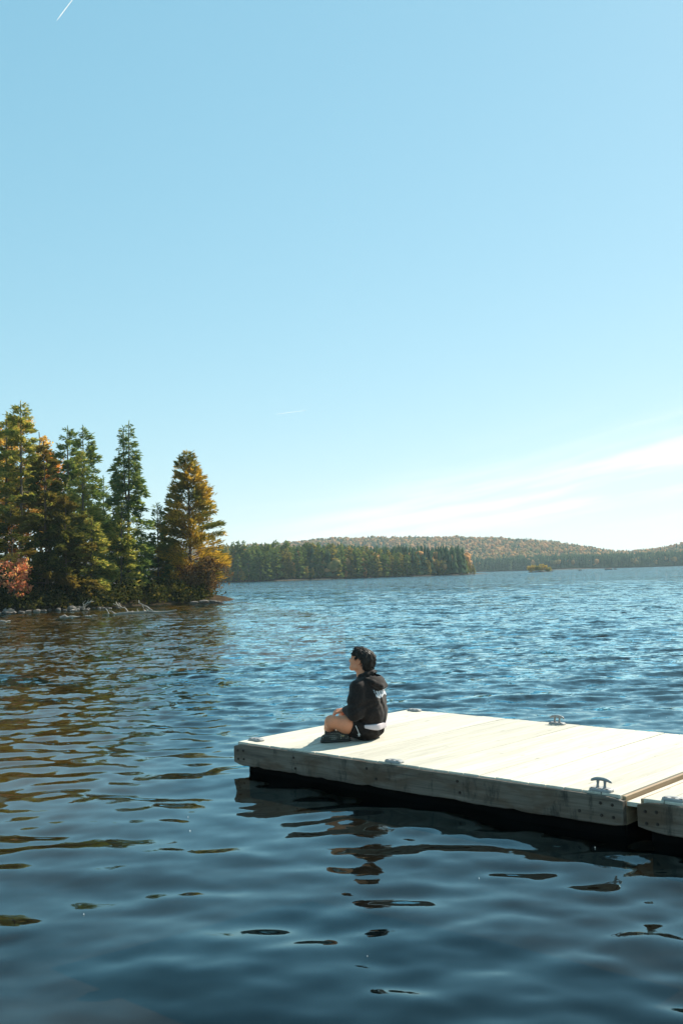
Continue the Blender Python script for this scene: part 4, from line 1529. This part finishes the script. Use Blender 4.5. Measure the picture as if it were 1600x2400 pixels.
M['far_green'] = foliage_mat('far_dark_conifer', [(0.0, (0.069, 0.138, 0.069)), (0.6, (0.150, 0.219, 0.081)), (1.0, (0.298, 0.321, 0.103))], 0.45)
M['far_olive'] = foliage_mat('far_olive_conifer', [(0.0, (0.140, 0.150, 0.050)), (0.6, (0.280, 0.260, 0.080)), (1.0, (0.480, 0.380, 0.120))], 0.45)
M['far_orange'] = foliage_mat('far_orange_crown', [(0.0, (0.270, 0.120, 0.053)), (0.5, (0.540, 0.255, 0.090)), (1.0, (0.630, 0.405, 0.135))], 0.45)
M['far_yellow'] = foliage_mat('far_yellow_crown', [(0.0, (0.210, 0.165, 0.045)), (0.6, (0.390, 0.285, 0.075)), (1.0, (0.540, 0.420, 0.120))], 0.45)


def kit(parts):
    wood, V, F = parts
    return wood.me('trunk', True), mesh_from('crown', V, F)


KITS = {}
for k in range(4):
    KITS['c%d' % k] = kit(conifer(200 + k, 15.0, 2.3 + 0.25 * k, first=0.06, dens=5.5, per=3.4, profile=0.5 + 0.1 * k, spray=1.05, sw=0.36, ragged=0.4, cross=2))
for k in range(3):
    KITS['b%d' % k] = kit(broadleaf(220 + k, 12.0, 2.6, leaves=3000, size=0.5, first=0.12, nb=22, clump=0.95))


def copy_tree(kitname, matname, name, label, loc, scale, rz, group, wide=1.0):
    root = empty(name, loc, rz)
    root.scale = (scale * wide, scale * wide, scale)
    tag(root, label, 'tree', group)
    t = bpy.data.objects.new('trunk', KITS[kitname][0])
    c = bpy.data.objects.new('crown', KITS[kitname][1])
    for o, mm in ((t, M['bark']), (c, M[matname])):
        COL.objects.link(o)
        o.parent = root
        if len(o.data.materials) == 0:
            o.data.materials.append(mm)
        o.material_slots[0].link = 'OBJECT'
        o.material_slots[0].material = mm
    return root


FAR_KIND = {'far_green': 'dark green conifer', 'far_olive': 'olive conifer', 'far_orange': 'orange autumn tree', 'far_yellow': 'yellow-green leafy tree'}


def far_label(mn, row, jx, h):
    size = 'tall' if h > 14 else ('short' if h < 10 else 'middling')
    where = ('beside the golden pine', 'in the left quarter', 'left of the middle', 'right of the middle', 'in the right quarter', 'at the right end')[min(5, max(0, int((jx - 540) / 105) + (jx > 540)))]
    return '%s %s %s, %s of the far headland' % (size, FAR_KIND[mn], ('at the water', 'second rank', 'back rank')[row], where)


rf = random.Random(12)
NAMES = {'far_green': 'spruce_tree', 'far_olive': 'pine_tree', 'far_orange': 'maple_tree', 'far_yellow': 'birch_tree'}
px = 505.0
while px < 1118:
    for row in range(3):
        jx = px + rf.uniform(-5, 5) + row * 2.5
        X = (jx - 800) / FPX * 380
        dist = 352 + max(0, X + 40) * 0.65 + 3 + row * 7 + rf.uniform(-2, 2)
        X = (jx - 800) / FPX * dist
        if X > 55:
            continue
        u = rf.random()
        top = np.interp(jx, [500, 560, 640, 800, 860, 930, 1010, 1040, 1090, 1118], [1279, 1273, 1274, 1279, 1284, 1294, 1301, 1306, 1311, 1325])
        h = far_h(jx, top, dist) * rf.uniform(0.78, 1.04) * (0.9 if row == 0 else 1.0)
        if row == 2 and u < 0.34 and jx < 1010:
            kn, mn = 'b%d' % rf.randrange(3), 'far_orange' if rf.random() < 0.6 else 'far_yellow'
        elif row == 0 and u < 0.14 and jx < 1060:
            kn, mn = 'b%d' % rf.randrange(3), 'far_yellow' if rf.random() < 0.6 else 'far_orange'
            h *= 0.45
        else:
            kn, mn = 'c%d' % rf.randrange(4), 'far_olive' if rf.random() < (0.4 if jx > 690 else 0.22) else 'far_green'
        base = 15.0 if kn[0] == 'c' else 12.0
        copy_tree(kn, mn, NAMES[mn], far_label(mn, row, jx, h), (X, dist, max(0.1, flz(X, dist)) - 0.2), h / base, rf.random() * 6.28,
                  'trees along the far headland', rf.uniform(0.85, 1.25) if kn[0] == 'c' else rf.uniform(0.65, 0.85))
    px += rf.uniform(8.5, 12.5)


def forest():
    """mixed autumn wood that covers the hill and the distant shore: small crowns, joined into one mass"""
    rng = np.random.default_rng(77)
    t = (1 + 5 ** 0.5) / 2
    ico = unit(np.array([(-1, t, 0), (1, t, 0), (-1, -t, 0), (1, -t, 0), (0, -1, t), (0, 1, t), (0, -1, -t), (0, 1, -t), (t, 0, -1), (t, 0, 1), (-t, 0, -1), (-t, 0, 1)], float))
    icof = np.array([(0, 11, 5), (0, 5, 1), (0, 1, 7), (0, 7, 10), (0, 10, 11), (1, 5, 9), (5, 11, 4), (11, 10, 2), (10, 7, 6), (7, 1, 8), (3, 9, 4), (3, 4, 2), (3, 2, 6), (3, 6, 8), (3, 8, 9), (4, 9, 5), (2, 4, 11), (6, 2, 10), (8, 6, 7), (9, 8, 1)])
    groups = {'leafy': ([], []), 'conifer': ([], [])}
    cnt = {'leafy': 0, 'conifer': 0}
    pts = []
    for k in range(21000):
        u = rng.random()
        if u < 0.22:
            px = rng.uniform(480, 1120)
            y = rng.uniform(375, 640)
            x = (px - 800) / FPX * y
            if x > 50 + 0.05 * (y - 400):
                continue
        elif u < 0.50:
            px = rng.uniform(430, 1750)
            y = 838 + rng.random() ** 1.5 * 60
            x = (px - 800) / FPX * y
        else:
            px = rng.uniform(430, 1750)
            y = rng.uniform(860, 1440)
            x = (px - 800) / FPX * y
        pts.append((x, y))
    pts = np.array(pts)
    Z = far_land(pts[:, 0], pts[:, 1])
    nz = np.sin(pts[:, 0] * 0.021 + 1.0) + np.sin(pts[:, 1] * 0.018 + pts[:, 0] * 0.012) + 0.7 * np.sin(pts[:, 0] * 0.06 - pts[:, 1] * 0.03)
    for (x, y), z, q in zip(pts, Z, nz):
        if z < 0.3:
            continue
        shore = y < 900 and y > 700
        con = rng.random() < (0.95 if shore else 0.10 + 0.28 * (q > 0.5))
        if y < 700:
            con = rng.random() < 0.7
        if con:
            h, r = rng.uniform(9, 15) * ((0.80 if y < 900 else 0.72) if y > 700 else 0.85), rng.uniform(1.6, 2.8)
            n = 6
            V, F = [], []
            c0 = 0
            for lv in range(4):
                zb = h * (0.08 + 0.23 * lv)
                zt = min(h, zb + h * 0.36)
                rr = r * (1 - lv * 0.22)
                a = np.arange(n) * 2 * math.pi / n + rng.random() * 3
                ring = np.stack([np.cos(a) * rr * rng.uniform(0.7, 1.25, n), np.sin(a) * rr * rng.uniform(0.7, 1.25, n), zb + rng.normal(0, 0.3, n)], 1)
                V.append(np.vstack([ring, [[rng.normal(0, 0.15), rng.normal(0, 0.15), zt]]]))
                F += [(c0 + i, c0 + (i + 1) % n, c0 + n) for i in range(n)]
                c0 += n + 1
            V = np.concatenate(V)
            F = np.array(F)
            key = 'conifer'
        else:
            r = rng.uniform(1.9, 3.7)
            V, F = [], []
            for m in range(3):
                o = rng.normal(0, 0.45, 3) * r * np.array([1, 1, 0.5])
                V.append(ico * r * rng.uniform(0.5, 0.8) * rng.uniform(0.72, 1.25, (12, 1)) + o + np.array([0, 0, r * 1.6]))
                F.append(icof + 12 * m)
            V, F = np.concatenate(V), np.concatenate(F)
            key = 'leafy'
        vs, fs = groups[key]
        vs.append(V + np.array([x, y, z]))
        fs.append(F + cnt[key])
        cnt[key] += len(V)
    return {k: (np.concatenate(v), np.concatenate(f)) for k, (v, f) in groups.items()}


def canopy_mat(name, stops, seed):
    m, t = mat(name)
    g = t.n('ShaderNodeNewGeometry')
    P = g.outputs['Position']
    rnd = g.outputs['Random Per Island']
    big = t.noise(t.v('MULTIPLY', P, (0.012, 0.008, 0.03)), 1.0, 3.0)
    sm = t.noise(P, 0.45, 3.0, 0.7)
    f = t.m('ADD', t.m('MULTIPLY', rnd, 0.55), t.m('ADD', t.m('MULTIPLY', big.outputs[0], 0.35), t.m('MULTIPLY', t.m('SUBTRACT', sm.outputs[0], 0.5), 0.5)))
    c = t.ramp(f, stops)
    d = t.n('ShaderNodeBsdfDiffuse', ins={0: c})
    tr = t.n('ShaderNodeBsdfTranslucent', ins={0: c})
    finish(t, t.n('ShaderNodeMixShader', ins={0: 0.4, 1: d.outputs[0], 2: tr.outputs[0]}).outputs[0])
    return m


M['canopy_leafy'] = canopy_mat('far_autumn_canopy', [(0.15, (0.13, 0.16, 0.06)), (0.35, (0.32, 0.22, 0.08)), (0.55, (0.52, 0.265, 0.11)), (0.75, (0.60, 0.32, 0.14)), (0.95, (0.55, 0.42, 0.17))], 1)
M['canopy_conifer'] = canopy_mat('far_conifer_canopy', [(0.15, (0.032, 0.066, 0.042)), (0.5, (0.06, 0.10, 0.05)), (0.9, (0.13, 0.155, 0.065))], 2)
fo = forest()
for key, lab in (('leafy', 'orange and rust autumn canopy covering the distant hill'), ('conifer', 'dark conifers scattered through the wood on the distant hill and shore')):
    V, F = fo[key]
    tag(obj('forest', mesh_from('forest', V, F), M['canopy_' + key]), lab, 'forest', kind='stuff')

# islet
ip = pix(1262, HORZ(1262) + 9.2, z=0.0)
ic = Vector((ip.x, ip.y, 0))


def islet_fn(X, Y):
    d = 1 - np.sqrt(((X - ic.x) / 6.0) ** 2 + ((Y - ic.y) / 4.0) ** 2)
    return np.where(d > 0, 0.5 * d, 2.0 * d)


tag(obj('islet_ground', grid_me('islet_ground', np.linspace(ic.x - 9, ic.x + 9, 24), np.linspace(ic.y - 7, ic.y + 7, 20), islet_fn), M['soil']), kind='structure')
ILAB = ('yellow-green low bush at the left end of the small islet', 'taller yellow-green bush right of centre on the small islet', 'small olive bush in the middle of the small islet', 'low dark bush at the right end of the small islet')
for k, (ox, h, r, mn) in enumerate(((-3.0, 2.3, 2.0, 'far_yellow'), (1.9, 2.9, 2.2, 'far_yellow'), (-0.6, 2.3, 1.6, 'far_olive'), (4.0, 1.6, 1.3, 'far_olive'))):
    make_tree('islet_bush', ILAB[k], 'bush', broadleaf(300 + k, h, r, leaves=1100, size=0.34, first=0.02, nb=14, clump=0.8), M[mn], M['bark'],
              (ic.x + ox, ic.y, max(0.0, float(islet_fn(np.array([ic.x + ox]), np.array([ic.y]))[0])) - 0.05), 0, 'bushes on the small islet')
for k, (px_, sc, lab) in enumerate(((1425, 3.2, 'low dark rock breaking the surface far right of the islet'), (1440, 1.8, 'smaller rock beside the low dark rock far out on the lake'),
                                    (1358, 1.6, 'lone small rock far out between the islet and the dark rock'), (1292, 1.5, 'small rock just off the right end of the islet'))):
    p = pix(px_, HORZ(px_) + 8.5, z=0.0)
    o = obj('lake_rock', ROCKS[k], M['rock'], None, (p.x, p.y, 0.1), (0, 0, k))
    o.scale = (sc, sc, sc * 0.9)
    tag(o, lab, 'rock')

# ------------------------------------------------------------------ contrails
def contrail(label, a, b, dist, r, alpha):
    A, Bv = pix(a[0], a[1], dist=dist), pix(b[0], b[1], dist=dist * 1.05)
    n = 24
    u = np.linspace(0, 1, n)
    d = np.array(Bv - A)
    pts = u[:, None] * d[None]
    g = Geo()
    g.tube(pts, r * (0.25 + 0.75 * np.minimum(1, 4 * (1 - u))) * (0.6 + 0.4 * u), 8)
    m, t = mat('contrail_ice')
    tc = t.n('ShaderNodeTexCoord').outputs['Generated']
    nz = t.noise(tc, 14.0, 3.0)
    dfs = t.n('ShaderNodeBsdfDiffuse', ins={0: (0.9, 0.9, 0.9, 1)})
    tl = t.n('ShaderNodeBsdfTranslucent', ins={0: (0.9, 0.9, 0.9, 1)})
    wht = t.n('ShaderNodeMixShader', ins={0: 0.5, 1: dfs.outputs[0], 2: tl.outputs[0]})
    mx = t.n('ShaderNodeMixShader', ins={0: t.mr(nz.outputs[0], 0.2, 0.7, alpha * 0.5, alpha), 1: t.n('ShaderNodeBsdfTransparent').outputs[0], 2: wht.outputs[0]})
    finish(t, mx.outputs[0])
    o = obj('contrail', g.me('contrail', True), m, None, A)
    tag(o, label, 'contrail')


contrail('short white aircraft trail slanting across the upper left corner of the sky', (176, -8), (134, 48), 11000, 8.0, 0.55)
contrail('faint thin aircraft trail low in the middle of the sky', (716, 962), (646, 971), 14000, 6.0, 0.30)

# ------------------------------------------------------------------ air
def haze_box():
    me = box_me('haze', -2500, 2500, -310, 3250, -6.0, 75, 0)
    m, t = mat('lake_haze')
    pv = t.n('ShaderNodeVolumePrincipled')
    pv.inputs['Color'].default_value = (0.72, 0.93, 1.0, 1)
    pv.inputs['Density'].default_value = 0.00017
    pv.inputs['Anisotropy'].default_value = 0.2
    o = t.n('ShaderNodeOutputMaterial')
    t.t.links.new(pv.outputs[0], o.inputs['Volume'])
    tag(obj('haze', me, m), 'thin blue air over the lake', 'haze', kind='stuff')


haze_box()


# ------------------------------------------------------------------ bits of foam on the near water
def foam():
    rng = np.random.default_rng(9)
    P = []
    while len(P) < 34:
        d = rng.uniform(4.2, 14.0)
        x = rng.normal(-1.2, 2.6) if rng.random() < 0.7 else rng.uniform(-0.36, 0.36) * d
        ds, dt = (x - DOCK_ORI.x), (d - DOCK_ORI.y)
        c, sn = math.cos(DOCK_ROT), math.sin(DOCK_ROT)
        u, v = ds * c + dt * sn, -ds * sn + dt * c
        if u > -0.1 and -0.05 < v < DW + 0.1:
            continue
        P.append((x, d))
    P = np.array(P)
    g = Geo()
    th = np.arange(6) * math.pi / 3
    for x, y in P:
        r = rng.uniform(0.0016, 0.0036)
        z = 0.004
        lo = np.stack([x + r * np.cos(th), y + r * np.sin(th), np.full(6, z - 0.004)], 1)
        hi = np.stack([x + 0.6 * r * np.cos(th), y + 0.6 * r * np.sin(th), np.full(6, z + r * 0.8)], 1)
        V = np.vstack([lo, hi])
        F = [(i, (i + 1) % 6, 6 + (i + 1) % 6, 6 + i) for i in range(6)] + [(6, 7, 8, 9), (6, 9, 10, 11)]
        g.add(V, np.array(F))
    o = obj('foam_bubbles', g.me('foam_bubbles'), simple_mat('foam', (0.85, 0.85, 0.82), 0.4))
    tag(o, 'tiny white foam bubbles drifting on the near water', 'foam', kind='stuff')


foam()
